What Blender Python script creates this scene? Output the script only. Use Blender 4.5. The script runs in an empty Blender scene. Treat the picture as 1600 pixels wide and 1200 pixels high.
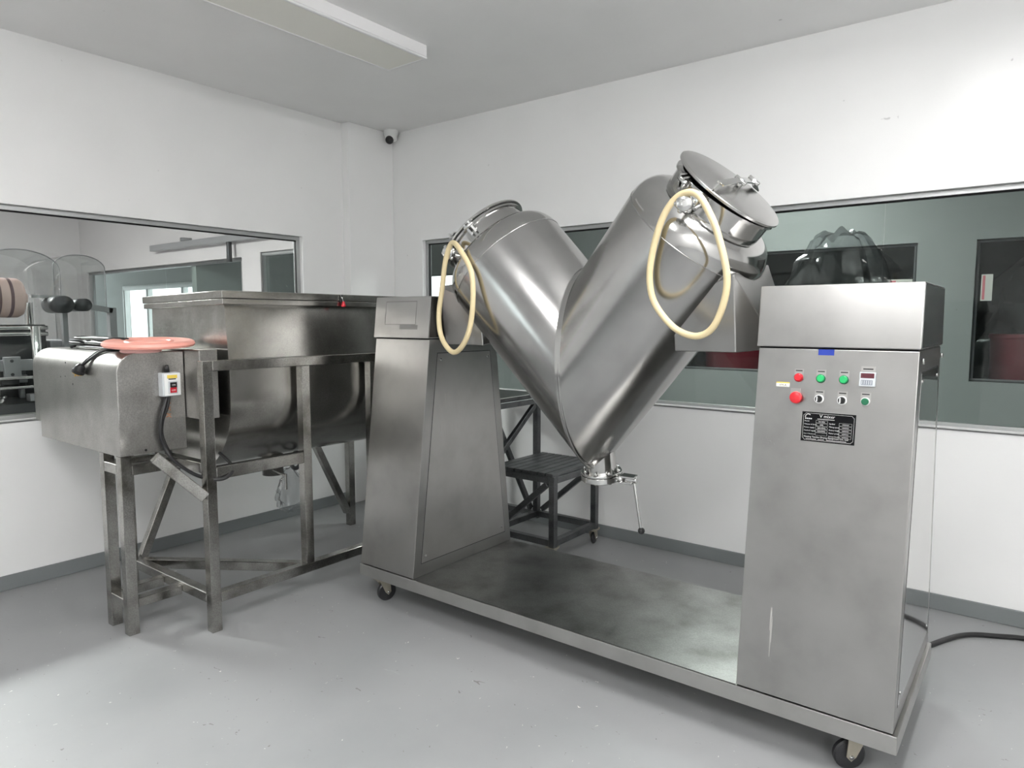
import bpy, bmesh, math, random
from mathutils import Vector, Matrix, noise
random.seed(7)
PI = math.pi
scn = bpy.context.scene
COL = scn.collection

# ---------------------------------------------------------------- camera, world, exposure
cam_d = bpy.data.cameras.new('camera')
cam_d.sensor_width = 36.0
cam_d.lens = 1079.0 / 1600.0 * 36.0
cam_d.clip_start = 0.05
cam_o = bpy.data.objects.new('camera', cam_d)
COL.objects.link(cam_o)
cam_o.location = (0, 0, 1.5)
cam_o.rotation_euler = (math.radians(90) - math.atan2(100, 1079), 0, math.radians(37.65))
scn.camera = cam_o

world = bpy.data.worlds.new('daylight')
scn.world = world
world.use_nodes = True
world.node_tree.nodes['Background'].inputs[0].default_value = (0.93, 0.97, 1.0, 1)
world.node_tree.nodes['Background'].inputs[1].default_value = 2.0

LAMP_MAIN = 21.0      # lit ceiling fitting over the mixer, outside the frame
FILL_REAR = 24.0      # unseen fill lights added above and behind the camera
FILL_SIDE_ROOM = 170.0  # unseen fill light added to brighten the room beyond the left window
FILL_BACK_ROOM = 27.0  # unseen fill light added to brighten the room beyond the back window

vs = scn.view_settings
vs.view_transform = 'Standard'
vs.look = 'None'
vs.gamma = 1.0
vs.use_curve_mapping = False
vs.exposure = 0.95

# ---------------------------------------------------------------- materials
def new_mat(name):
    m = bpy.data.materials.new(name)
    m.use_nodes = True
    return m, m.node_tree.nodes, m.node_tree.links, m.node_tree.nodes['Principled BSDF']

def plain(name, col, rough=0.5, metal=0.0, spec=0.5, bump=0.0, bscale=40):
    m, n, l, b = new_mat(name)
    b.inputs['Base Color'].default_value = (*col, 1)
    b.inputs['Roughness'].default_value = rough
    b.inputs['Metallic'].default_value = metal
    b.inputs['Specular IOR Level'].default_value = spec
    if bump:
        t = n.new('ShaderNodeTexCoord'); x = n.new('ShaderNodeTexNoise')
        x.inputs['Scale'].default_value = bscale; x.inputs['Detail'].default_value = 6
        l.new(t.outputs['Object'], x.inputs['Vector'])
        bp = n.new('ShaderNodeBump'); bp.inputs['Strength'].default_value = bump; bp.inputs['Distance'].default_value = 0.004
        l.new(x.outputs['Fac'], bp.inputs['Height']); l.new(bp.outputs['Normal'], b.inputs['Normal'])
    return m

def ramp(n, l, src, stops):
    r = n.new('ShaderNodeValToRGB')
    e = r.color_ramp.elements
    e[0].position, e[0].color = stops[0][0], (*stops[0][1], 1)
    e[1].position, e[1].color = stops[-1][0], (*stops[-1][1], 1)
    for p, c in stops[1:-1]:
        k = e.new(p); k.color = (*c, 1)
    l.new(src, r.inputs['Fac'])
    return r

def g3(v): return (v, v, v)

def steel(name, col, rough=0.3, grain=(400, 400, 6), blotch=0.10, speck=0.0, bump=0.0, dirt=None, dscale=5):
    """brushed stainless steel: stretched-noise grain, soft blotches, optional specks and grime"""
    m, n, l, b = new_mat(name)
    b.inputs['Metallic'].default_value = 1.0
    t = n.new('ShaderNodeTexCoord')
    mp = n.new('ShaderNodeMapping'); mp.inputs['Scale'].default_value = grain
    l.new(t.outputs['Object'], mp.inputs['Vector'])
    gr = n.new('ShaderNodeTexNoise'); gr.inputs['Scale'].default_value = 1.0; gr.inputs['Detail'].default_value = 3
    l.new(mp.outputs['Vector'], gr.inputs['Vector'])
    bl = n.new('ShaderNodeTexNoise'); bl.inputs['Scale'].default_value = dscale; bl.inputs['Detail'].default_value = 5
    l.new(t.outputs['Object'], bl.inputs['Vector'])
    c0 = [max(0, c - blotch) for c in col]; c1 = [min(1, c + blotch * 0.6) for c in col]
    r = ramp(n, l, bl.outputs['Fac'], [(0.3, c0), (0.5, col), (0.72, c1)])
    out = r.outputs['Color']
    if speck:
        sp = n.new('ShaderNodeTexNoise'); sp.inputs['Scale'].default_value = 190; sp.inputs['Detail'].default_value = 2
        l.new(t.outputs['Object'], sp.inputs['Vector'])
        sr = ramp(n, l, sp.outputs['Fac'], [(0.35, g3(1 - speck)), (0.5, g3(1.0)), (0.68, g3(1 + speck))])
        mx = n.new('ShaderNodeMix'); mx.data_type = 'RGBA'; mx.blend_type = 'MULTIPLY'; mx.inputs['Factor'].default_value = 1
        l.new(out, mx.inputs['A']); l.new(sr.outputs['Color'], mx.inputs['B']); out = mx.outputs['Result']
    if dirt:
        dn = n.new('ShaderNodeTexNoise'); dn.inputs['Scale'].default_value = 3.1; dn.inputs['Detail'].default_value = 8; dn.inputs['Roughness'].default_value = 0.7
        l.new(t.outputs['Object'], dn.inputs['Vector'])
        dr = ramp(n, l, dn.outputs['Fac'], [(0.5, g3(0)), (0.75, g3(0.75))])
        mx = n.new('ShaderNodeMix'); mx.data_type = 'RGBA'
        l.new(dr.outputs['Color'], mx.inputs['Factor']); l.new(out, mx.inputs['A']); mx.inputs['B'].default_value = (*dirt, 1); out = mx.outputs['Result']
    l.new(out, b.inputs['Base Color'])
    mr = n.new('ShaderNodeMapRange'); mr.inputs['To Min'].default_value = rough * 0.85; mr.inputs['To Max'].default_value = rough * 1.15
    ad = n.new('ShaderNodeMath'); ad.operation = 'ADD'
    hf = n.new('ShaderNodeMath'); hf.operation = 'MULTIPLY'; hf.inputs[1].default_value = 0.5
    l.new(gr.outputs['Fac'], ad.inputs[0]); l.new(bl.outputs['Fac'], ad.inputs[1]); l.new(ad.outputs[0], hf.inputs[0])
    l.new(hf.outputs[0], mr.inputs['Value']); l.new(mr.outputs['Result'], b.inputs['Roughness'])
    if bump:
        bp = n.new('ShaderNodeBump'); bp.inputs['Strength'].default_value = bump; bp.inputs['Distance'].default_value = 0.002
        l.new(gr.outputs['Fac'], bp.inputs['Height']); l.new(bp.outputs['Normal'], b.inputs['Normal'])
    return m

def emit(name, col, strength):
    m, n, l, b = new_mat(name)
    b.inputs['Base Color'].default_value = (*col, 1)
    b.inputs['Emission Color'].default_value = (*col, 1)
    b.inputs['Emission Strength'].default_value = strength
    return m

def pane(name, tint, refl=1.0, rough=0.0):
    """thin sheet: clear transmission plus a Fresnel surface reflection"""
    m, n, l, b = new_mat(name)
    n.remove(b)
    tr = n.new('ShaderNodeBsdfTransparent'); tr.inputs[0].default_value = (*tint, 1)
    gl = n.new('ShaderNodeBsdfGlossy'); gl.inputs['Roughness'].default_value = rough
    lw = n.new('ShaderNodeLayerWeight'); lw.inputs['Blend'].default_value = 0.5
    pw = n.new('ShaderNodeMath'); pw.operation = 'POWER'; pw.inputs[1].default_value = 5.0
    l.new(lw.outputs['Facing'], pw.inputs[0])
    mu = n.new('ShaderNodeMath'); mu.operation = 'MULTIPLY_ADD'; mu.inputs[1].default_value = 0.9; mu.inputs[2].default_value = 0.04*refl
    mu.use_clamp = True
    l.new(pw.outputs[0], mu.inputs[0])
    mix = n.new('ShaderNodeMixShader')
    l.new(mu.outputs[0], mix.inputs[0]); l.new(tr.outputs[0], mix.inputs[1]); l.new(gl.outputs[0], mix.inputs[2])
    l.new(mix.outputs[0], n['Material Output'].inputs['Surface'])
    return m

def painted_wall(name, col, rough=0.5):
    m, n, l, b = new_mat(name)
    t = n.new('ShaderNodeTexCoord')
    a = n.new('ShaderNodeTexNoise'); a.inputs['Scale'].default_value = 1.7; a.inputs['Detail'].default_value = 6
    l.new(t.outputs['Object'], a.inputs['Vector'])
    r = ramp(n, l, a.outputs['Fac'], [(0.3, [c * 0.96 for c in col]), (0.7, col)])
    v = n.new('ShaderNodeTexNoise'); v.inputs['Scale'].default_value = 16; v.inputs['Detail'].default_value = 2
    l.new(t.outputs['Object'], v.inputs['Vector'])
    sp = ramp(n, l, v.outputs['Fac'], [(0.2, g3(0.72)), (0.235, g3(1.0))])
    mx = n.new('ShaderNodeMix'); mx.data_type = 'RGBA'; mx.blend_type = 'MULTIPLY'; mx.inputs['Factor'].default_value = 1
    l.new(r.outputs['Color'], mx.inputs['A']); l.new(sp.outputs['Color'], mx.inputs['B'])
    l.new(mx.outputs['Result'], b.inputs['Base Color'])
    b.inputs['Roughness'].default_value = rough
    w = n.new('ShaderNodeTexNoise'); w.inputs['Scale'].default_value = 9; w.inputs['Detail'].default_value = 7
    l.new(t.outputs['Object'], w.inputs['Vector'])
    bp = n.new('ShaderNodeBump'); bp.inputs['Strength'].default_value = 0.12; bp.inputs['Distance'].default_value = 0.01
    l.new(w.outputs['Fac'], bp.inputs['Height']); l.new(bp.outputs['Normal'], b.inputs['Normal'])
    return m

def floor_mat():
    m, n, l, b = new_mat('epoxy_floor')
    t = n.new('ShaderNodeTexCoord')
    a = n.new('ShaderNodeTexNoise'); a.inputs['Scale'].default_value = 1.3; a.inputs['Detail'].default_value = 7
    l.new(t.outputs['Object'], a.inputs['Vector'])
    r = ramp(n, l, a.outputs['Fac'], [(0.28, (0.27, 0.277, 0.28)), (0.55, (0.315, 0.32, 0.323)), (0.8, (0.335, 0.34, 0.342))])
    out = r.outputs['Color']
    def marks(scale, lo, hi, colour, stretch):
        nonlocal out
        mp = n.new('ShaderNodeMapping'); mp.inputs['Scale'].default_value = stretch; mp.inputs['Rotation'].default_value = (0, 0, 0.7)
        l.new(t.outputs['Object'], mp.inputs['Vector'])
        v = n.new('ShaderNodeTexNoise'); v.inputs['Scale'].default_value = scale; v.inputs['Detail'].default_value = 3; v.inputs['Distortion'].default_value = 1.0
        l.new(mp.outputs['Vector'], v.inputs['Vector'])
        rr = ramp(n, l, v.outputs['Fac'], [(lo, g3(0)), (hi, g3(0.8))])
        mx = n.new('ShaderNodeMix'); mx.data_type = 'RGBA'
        l.new(rr.outputs['Color'], mx.inputs['Factor']); l.new(out, mx.inputs['A']); mx.inputs['B'].default_value = (*colour, 1)
        out = mx.outputs['Result']
    marks(26, 0.725, 0.745, (0.16, 0.15, 0.14), (1, 1.6, 1))
    marks(33, 0.735, 0.75, (0.8, 0.78, 0.74), (1.5, 1, 1))
    marks(8, 0.74, 0.80, (0.36, 0.37, 0.37), (1, 3, 1))
    l.new(out, b.inputs['Base Color'])
    rr = n.new('ShaderNodeMapRange'); rr.inputs['To Min'].default_value = 0.42; rr.inputs['To Max'].default_value = 0.6
    l.new(a.outputs['Fac'], rr.inputs['Value']); l.new(rr.outputs['Result'], b.inputs['Roughness'])
    w = n.new('ShaderNodeTexNoise'); w.inputs['Scale'].default_value = 14; w.inputs['Detail'].default_value = 6
    l.new(t.outputs['Object'], w.inputs['Vector'])
    bp = n.new('ShaderNodeBump'); bp.inputs['Strength'].default_value = 0.08; bp.inputs['Distance'].default_value = 0.006
    l.new(w.outputs['Fac'], bp.inputs['Height']); l.new(bp.outputs['Normal'], b.inputs['Normal'])
    return m

M = dict(
    wall=painted_wall('white_wall_paint', (0.88, 0.88, 0.875), 0.32),
    ceil=painted_wall('ceiling_paint', (0.90, 0.897, 0.893), 0.7),
    room=painted_wall('grey_room_paint', (0.50, 0.48, 0.48), 0.6),
    green=painted_wall('grey_green_room_paint', (0.34, 0.362, 0.352), 0.6),
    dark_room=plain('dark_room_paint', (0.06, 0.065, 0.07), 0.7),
    base=plain('grey_skirting_paint', (0.20, 0.215, 0.22), 0.45, bump=0.3),
    floor=floor_mat(),
    alu=plain('aluminium_frame', (0.42, 0.43, 0.43), 0.4, 0.7),
    seal=plain('dark_seal', (0.03, 0.03, 0.032), 0.6),
    glass=pane('window_glass', (0.86, 0.89, 0.88), 0.5),
    clear=pane('clear_acrylic', (0.88, 0.885, 0.885), 1.5, 0.03),
    film=pane('plastic_film', (0.80, 0.81, 0.82), 2.5, 0.15),
    cab=steel('cabinet_steel', (0.40, 0.395, 0.385), 0.29, (900, 900, 7), 0.05),
    panel=steel('panel_steel', (0.50, 0.492, 0.478), 0.34, (900, 900, 7), 0.06),
    mirror=steel('polished_side_steel', (0.66, 0.66, 0.65), 0.07, (120, 120, 4), 0.02, bump=0.01),
    plate=steel('base_plate_steel', (0.27, 0.266, 0.258), 0.33, (7, 700, 700), 0.10, speck=0.10),
    skirt=steel('base_skirt_steel', (0.50, 0.495, 0.48), 0.30, (900, 900, 8), 0.06),
    drum=steel('drum_steel', (0.46, 0.455, 0.447), 0.19, (60, 60, 60), 0.05, bump=0.02),
    polish=steel('polished_drum_end_steel', (0.52, 0.515, 0.505), 0.12, (40, 40, 40), 0.05, bump=0.01),
    lid=steel('lid_steel', (0.56, 0.555, 0.545), 0.24, (200, 20, 200), 0.04),
    painted_reflection=steel('painted_reflection_steel', (0.13, 0.122, 0.115), 0.25, (900, 900, 7), 0.03),  # dark reflections in the left cover's inner cheek, put into the base colour
    chrome=plain('chrome', (0.72, 0.72, 0.71), 0.12, 1.0),
    old=steel('worn_tub_steel', (0.44, 0.432, 0.41), 0.24, (700, 700, 20), 0.08, speck=0.12, dirt=(0.24, 0.232, 0.215)),
    gear=steel('worn_cover_steel', (0.44, 0.432, 0.415), 0.36, (160, 160, 14), 0.08, speck=0.13, dirt=(0.28, 0.27, 0.25)),
    frame=steel('worn_frame_steel', (0.40, 0.392, 0.372), 0.21, (40, 40, 40), 0.17, speck=0.2, dirt=(0.16, 0.15, 0.13), dscale=9),
    stair=steel('dark_stair_steel', (0.17, 0.175, 0.18), 0.42, (30, 30, 30), 0.06, speck=0.15, dscale=9),
    black=plain('black_rubber', (0.012, 0.012, 0.013), 0.45),
    cable=plain('black_cable_sheath', (0.015, 0.015, 0.016), 0.35),
    wheel=plain('black_caster_tyre', (0.02, 0.02, 0.022), 0.4),
    fork=plain('aged_caster_plate', (0.42, 0.39, 0.32), 0.45, 0.8, bump=0.3),
    hose=plain('cream_rubber_tube', (0.72, 0.60, 0.36), 0.38),
    red=plain('red_plastic', (0.62, 0.02, 0.03), 0.3),
    dred=plain('dull_red_button', (0.55, 0.015, 0.03), 0.35),
    green_b=plain('green_plastic', (0.02, 0.42, 0.13), 0.3),
    green_d=plain('dark_green_plastic', (0.01, 0.13, 0.06), 0.35),
    black_p=plain('black_plastic', (0.015, 0.015, 0.016), 0.35),
    white_p=plain('white_plastic', (0.78, 0.79, 0.78), 0.4),
    grey_p=plain('light_grey_plastic', (0.55, 0.58, 0.60), 0.4),
    blue=plain('blue_tape', (0.015, 0.05, 0.42), 0.5),
    yellow=plain('yellow_tape', (0.75, 0.55, 0.08), 0.5),
    paper=plain('white_label', (0.75, 0.74, 0.68), 0.6),
    ink=plain('dark_print', (0.02, 0.02, 0.02), 0.6),
    print_w=plain('silver_print', (0.62, 0.62, 0.62), 0.5),
    plate_b=plain('black_nameplate', (0.004, 0.004, 0.005), 0.7, spec=0.15),
    display=plain('dark_red_display', (0.10, 0.025, 0.035), 0.2),
    lcd=plain('grey_thumbwheel', (0.22, 0.24, 0.28), 0.4),
    rust=plain('orange_marker', (0.55, 0.24, 0.10), 0.7),
    drip=plain('dried_drip', (0.50, 0.49, 0.47), 0.55, 0.5),
    mark_grey=plain('adhesive_residue', (0.30, 0.295, 0.285), 0.6, 0.6),
    pink=plain('salmon_plastic', (0.95, 0.42, 0.34), 0.4),
    pink2=plain('pale_pink_plastic', (0.92, 0.62, 0.59), 0.4),
    brass=plain('brass_contact', (0.80, 0.50, 0.12), 0.35, 0.4),
    diff=plain('unlit_diffuser', (0.86, 0.85, 0.79), 0.45),
    fitting=plain('white_fitting', (0.85, 0.845, 0.85), 0.45),
    lamp=emit('lit_diffuser_main', (1.0, 0.995, 0.985), LAMP_MAIN),
    fill_lamp2=emit('fill_diffuser_rear', (1.0, 0.995, 0.985), FILL_REAR),
    fill_lamp3=emit('fill_diffuser_side_room', (1.0, 0.98, 0.97), FILL_SIDE_ROOM),
    fill_lamp4=emit('fill_diffuser_back_room', (0.97, 1.0, 0.98), FILL_BACK_ROOM),
    mach=plain('machine_dark_metal', (0.05, 0.052, 0.055), 0.4, 0.6),
    mach2=plain('machine_grey_metal', (0.30, 0.30, 0.31), 0.4, 0.5),
    mach3=plain('machine_pale_enamel', (0.38, 0.40, 0.36), 0.45),
    reel=plain('printed_film', (0.46, 0.34, 0.31), 0.35),
    reel2=plain('printed_film_dark', (0.10, 0.06, 0.07), 0.35),
    bin=plain('dark_red_bin', (0.30, 0.03, 0.05), 0.45),
    tarp=plain('black_plastic_sheet', (0.012, 0.013, 0.015), 0.22),
    pinkp=plain('pink_paper', (0.72, 0.22, 0.25), 0.6),
)

# ---------------------------------------------------------------- mesh helpers
V = Vector
def nb(): return bmesh.new()

def box(bm, x0, x1, y0, y1, z0, z1):
    x0, x1 = min(x0, x1), max(x0, x1); y0, y1 = min(y0, y1), max(y0, y1); z0, z1 = min(z0, z1), max(z0, z1)
    v = [bm.verts.new(p) for p in ((x0,y0,z0),(x1,y0,z0),(x1,y1,z0),(x0,y1,z0),(x0,y0,z1),(x1,y0,z1),(x1,y1,z1),(x0,y1,z1))]
    for f in ((0,3,2,1),(4,5,6,7),(0,1,5,4),(1,2,6,5),(2,3,7,6),(3,0,4,7)):
        bm.faces.new([v[i] for i in f])
    return v

def hexa(bm, p):
    """eight corner points: bottom ring of four, top ring of four"""
    v = [bm.verts.new(q) for q in p]
    for f in ((0,3,2,1),(4,5,6,7),(0,1,5,4),(1,2,6,5),(2,3,7,6),(3,0,4,7)):
        bm.faces.new([v[i] for i in f])
    bmesh.ops.recalc_face_normals(bm, faces=bm.faces)

def basis(d, up=V((0, 0, 1))):
    d = V(d).normalized()
    if abs(d.dot(up)) > 0.98: up = V((0, 1, 0))
    s = d.cross(up).normalized()
    return d, s, s.cross(d).normalized()

def bar(bm, p0, p1, w, h, up=(0, 0, 1)):
    p0, p1 = V(p0), V(p1)
    d, s, u = basis(p1 - p0, V(up))
    s *= w / 2; u *= h / 2
    hexa(bm, [p0-s-u, p0+s-u, p1+s-u, p1-s-u, p0-s+u, p0+s+u, p1+s+u, p1-s+u])

def cyl(bm, p0, p1, r0, r1=None, seg=24, caps=True):
    p0, p1 = V(p0), V(p1); r1 = r0 if r1 is None else r1
    d, s, u = basis(p1 - p0)
    A = [bm.verts.new(p0 + (s*math.cos(a) + u*math.sin(a))*r0) for a in [2*PI*i/seg for i in range(seg)]]
    B = [bm.verts.new(p1 + (s*math.cos(a) + u*math.sin(a))*r1) for a in [2*PI*i/seg for i in range(seg)]]
    for i in range(seg):
        j = (i+1) % seg; bm.faces.new((A[i], A[j], B[j], B[i]))
    if caps:
        bm.faces.new(A[::-1]); bm.faces.new(B)

def lathe(bm, o, axis, prof, seg=48, close=False):
    """prof: list of (distance along axis, radius)"""
    o = V(o); d, s, u = basis(axis)
    rings = []
    for t, r in prof:
        if r < 1e-6: rings.append([bm.verts.new(o + d*t)])
        else: rings.append([bm.verts.new(o + d*t + (s*math.cos(2*PI*i/seg) + u*math.sin(2*PI*i/seg))*r) for i in range(seg)])
    pairs = list(zip(rings[:-1], rings[1:]))
    if close: pairs.append((rings[-1], rings[0]))
    for a, b in pairs:
        for i in range(seg):
            j = (i+1) % seg
            if len(a) == 1 and len(b) > 1: bm.faces.new((a[0], b[j], b[i]))
            elif len(b) == 1 and len(a) > 1: bm.faces.new((a[i], a[j], b[0]))
            elif len(a) > 1: bm.faces.new((a[i], a[j], b[j], b[i]))
    bmesh.ops.recalc_face_normals(bm, faces=bm.faces)

def spline(pts, n=8, closed=False):
    pts = [V(p) for p in pts]; out = []; k = len(pts)
    for i in range(k if closed else k - 1):
        g = (lambda j: pts[j % k]) if closed else (lambda j: pts[max(0, min(k-1, j))])
        a, b, c, d = g(i-1), g(i), g(i+1), g(i+2)
        for q in range(n):
            t = q / n
            out.append(0.5*((2*b) + (c-a)*t + (2*a-5*b+4*c-d)*t*t + (3*b-a-3*c+d)*t**3))
    if not closed: out.append(pts[-1])
    return out

def tube(bm, pts, r, seg=10, closed=False, smooth=8):
    if smooth: pts = spline(pts, smooth, closed)
    pts = [V(p) for p in pts]; k = len(pts); rings = []
    t0 = (pts[1] - pts[0]).normalized(); _, s, u = basis(t0)
    for i, p in enumerate(pts):
        if closed: t = (pts[(i+1) % k] - pts[i-1]).normalized()
        else: t = (pts[min(i+1, k-1)] - pts[max(i-1, 0)]).normalized()
        s = (s - t*s.dot(t)).normalized(); u = t.cross(s)
        rings.append([bm.verts.new(p + (s*math.cos(2*PI*j/seg) + u*math.sin(2*PI*j/seg))*r) for j in range(seg)])
    for i in range(k if closed else k-1):
        a, b = rings[i], rings[(i+1) % k]
        off = 0
        if closed and i == k-1:
            off = min(range(seg), key=lambda o: (a[0].co - b[o].co).length)
        for j in range(seg):
            bm.faces.new((a[j], a[(j+1) % seg], b[(j+1+off) % seg], b[(j+off) % seg]))
    if not closed:
        bm.faces.new(rings[0][::-1]); bm.faces.new(rings[-1])
    bmesh.ops.recalc_face_normals(bm, faces=bm.faces)

def prism(bm, poly, vec):
    vec = V(vec)
    A = [bm.verts.new(p) for p in poly]; B = [bm.verts.new(V(p) + vec) for p in poly]
    k = len(poly)
    bm.faces.new(A[::-1]); bm.faces.new(B)
    for i in range(k): bm.faces.new((A[i], A[(i+1) % k], B[(i+1) % k], B[i]))
    bmesh.ops.recalc_face_normals(bm, faces=bm.faces)

def sphere(bm, c, r, sx=1, sy=1, sz=1, seg=20):
    m = Matrix.Translation(V(c)) @ Matrix.Diagonal((sx*r, sy*r, sz*r, 1))
    bmesh.ops.create_uvsphere(bm, u_segments=seg, v_segments=seg//2, radius=1, matrix=m)

def bevel(bm, w, seg=2):
    bmesh.ops.bevel(bm, geom=list(bm.edges), offset=w, segments=seg, affect='EDGES', profile=0.5, clamp_overlap=True)

def world_loc(o):
    p = V(o.location)
    while o.parent: o = o.parent; p += V(o.location)
    return p

def obj(name, bm, mat, parent=None, smooth=35):
    if smooth:
        lim = math.radians(smooth)
        for f in bm.faces: f.smooth = True
        for e in bm.edges:
            e.smooth = len(e.link_faces) == 2 and e.calc_face_angle(0) < lim
    me = bpy.data.meshes.new(name)
    if bm.verts:
        lo = V([min(v.co[i] for v in bm.verts) for i in range(3)]); hi = V([max(v.co[i] for v in bm.verts) for i in range(3)])
        c = V(((lo.x+hi.x)/2, (lo.y+hi.y)/2, lo.z))
    else: c = V((0, 0, 0))
    bmesh.ops.translate(bm, verts=bm.verts, vec=-c)
    bm.to_mesh(me); bm.free()
    me.materials.append(M[mat] if isinstance(mat, str) else mat)
    o = bpy.data.objects.new(name, me); COL.objects.link(o)
    if smooth:
        wn = o.modifiers.new('flat_faces', 'WEIGHTED_NORMAL'); wn.weight = 100; wn.keep_sharp = True
    if parent:
        o.parent = parent; o.location = c - world_loc(parent)
    else: o.location = c
    return o

def tag(o, label, cat=None, group=None, kind=None):
    o['label'] = label
    if cat: o['category'] = cat
    if group: o['group'] = group
    if kind: o['kind'] = kind
    return o

def thing(name, loc, label, cat, group=None):
    o = bpy.data.objects.new(name, None); COL.objects.link(o)
    o.location = loc; o.empty_display_size = 0.1
    return tag(o, label, cat, group)

def struct(name, bm, mat, label, cat, parent=None, smooth=0):
    o = obj(name, bm, mat, parent, smooth)
    if parent is None: tag(o, label, cat, kind='structure')
    return o

def bx(name, mat, parent, x0, x1, y0, y1, z0, z1, bev=0.0):
    b = nb(); box(b, x0, x1, y0, y1, z0, z1)
    if bev: bevel(b, bev)
    return obj(name, b, mat, parent)

def brr(name, mat, parent, p0, p1, w, h, up=(0, 0, 1), bev=0.003):
    b = nb(); bar(b, p0, p1, w, h, up)
    if bev: bevel(b, bev, 1)
    return obj(name, b, mat, parent)

def cy(name, mat, parent, p0, p1, r0, r1=None, seg=24):
    b = nb(); cyl(b, p0, p1, r0, r1, seg); return obj(name, b, mat, parent)

def tb(name, mat, parent, pts, r, seg=10, closed=False, smooth=8):
    b = nb(); tube(b, pts, r, seg, closed, smooth); return obj(name, b, mat, parent, 60)

def text(name, s, size, mat, parent, o, ex, ey, align='LEFT', depth=0.0006):
    """raised lettering: o = baseline start, ex = reading direction, ey = up"""
    c = bpy.data.curves.new(name, 'FONT'); c.body = s; c.size = size; c.extrude = depth; c.align_x = align
    c.resolution_u = 2
    t = bpy.data.objects.new(name, c); COL.objects.link(t)
    dg = bpy.context.evaluated_depsgraph_get()
    me = bpy.data.meshes.new_from_object(t.evaluated_get(dg))
    bpy.data.objects.remove(t); bpy.data.curves.remove(c)
    ex, ey = V(ex).normalized(), V(ey).normalized(); ez = ex.cross(ey)
    R = Matrix((ex, ey, ez)).transposed().to_4x4(); R.translation = V(o)
    b = nb(); b.from_mesh(me); bpy.data.meshes.remove(me)
    bmesh.ops.transform(b, matrix=R, verts=b.verts)
    return obj(name, b, mat, parent, 0)

# ---------------------------------------------------------------- room shell
XL, YB, ZC = -4.51, 4.10, 3.05           # left wall, back wall, ceiling
XR, YF = 2.6, -3.4
WT = 0.10
WL = (0.10, 3.24, 0.945, 2.13)           # left window y0 y1 z0 z1
WB = (-4.09, 1.30, 0.957, 2.15)          # back window x0 x1 z0 z1

b = nb(); box(b, XL-WT, XR+WT, YF-WT, YB+WT, -0.1, 0)
struct('floor', b, 'floor', 'light grey epoxy floor of the mixing room', 'floor')
b = nb(); box(b, XL-WT, XR+WT, YF-WT, YB+WT, ZC, ZC+0.1)
struct('ceiling', b, 'ceil', 'flat off-white ceiling of the mixing room', 'ceiling')
def hole_wall(axis, pos, thick, a0, a1, holes, z1, z0=0.0):
    """wall slab with rectangular openings; holes: (a0, a1, z0, z1) left to right"""
    b = nb()
    def put(u0, u1, w0, w1):
        if u1 - u0 < 1e-4 or w1 - w0 < 1e-4: return
        if axis == 'x': box(b, min(pos, pos+thick), max(pos, pos+thick), u0, u1, w0, w1)
        else: box(b, u0, u1, min(pos, pos+thick), max(pos, pos+thick), w0, w1)
    c = a0
    for h0, h1, k0, k1 in holes:
        put(c, h0, z0, z1); put(h0, h1, z0, k0); put(h0, h1, k1, z1); c = h1
    put(c, a1, z0, z1)
    return b
struct('wall_left', hole_wall('x', XL, -WT, YF, YB+WT, [WL], ZC), 'wall', 'white left wall with a long low window', 'wall')
struct('wall_back', hole_wall('y', YB, WT, XL, XR, [WB], ZC), 'wall', 'white back wall behind the V-shaped mixer with a wide window', 'wall')
b = nb(); box(b, XR, XR+WT, YF, YB, 0, ZC); struct('wall_right', b, 'wall', 'plain white wall on the right side of the room', 'wall')
struct('wall_front', hole_wall('y', YF, -WT, XL, XR, [(-4.40, -3.55, 0.95, 2.15)], ZC), 'wall', 'plain white wall on the near side of the room', 'wall')
b = nb(); box(b, XL, XL+0.085, 3.63, YB, 0, ZC); bevel(b, 0.006); struct('wall_corner', b, 'wall', 'white boxed column projecting in the far corner', 'wall', smooth=30)
def skirting(name, x0, x1, y0, y1, label):
    b = nb(); box(b, x0, x1, y0, y1, 0, 0.085); bevel(b, 0.006, 2)
    struct(name, b, 'base', label, 'skirting', smooth=30)
skirting('baseboard_left', XL, XL+0.012, YF, 3.63, 'dark grey skirting band along the left wall')
skirting('baseboard_back', XL+0.085, XR, YB-0.012, YB, 'dark grey skirting band along the back wall')

# window in the left wall
w1 = thing('window_1', (XL, WL[0], WL[2]), 'long window in the left wall looking onto machines', 'window'); w1['kind'] = 'structure'
y0, y1, z0, z1 = WL; xg = XL - 0.055
for n, a in (('frame_rail', (xg-0.02, xg+0.02, y0, y1, z1-0.03, z1)), ('frame_rail', (xg-0.02, xg+0.02, y0, y1, z0, z0+0.022)),
             ('frame_stile', (xg-0.02, xg+0.02, y1-0.03, y1, z0+0.022, z1-0.03)), ('frame_stile', (xg-0.02, xg+0.02, y0, y0+0.03, z0+0.022, z1-0.03))):
    bx(n, 'alu', w1, *a, bev=0.003)
bx('seal', 'seal', w1, xg-0.005, xg+0.012, y0+0.03, y1-0.03, z1-0.037, z1-0.03)
bx('seal', 'seal', w1, xg-0.005, xg+0.012, y1-0.036, y1-0.03, z0+0.022, z1-0.037)
bx('window_sill', 'wall', w1, XL-0.03, XL+0.006, y0, y1, z0-0.012, z0+0.002)
for a, c in ((y0+0.03, y1-0.03),):
    bx('pane', 'glass', w1, xg-0.003, xg+0.003, a, c, z0+0.022, z1-0.03)
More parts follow.
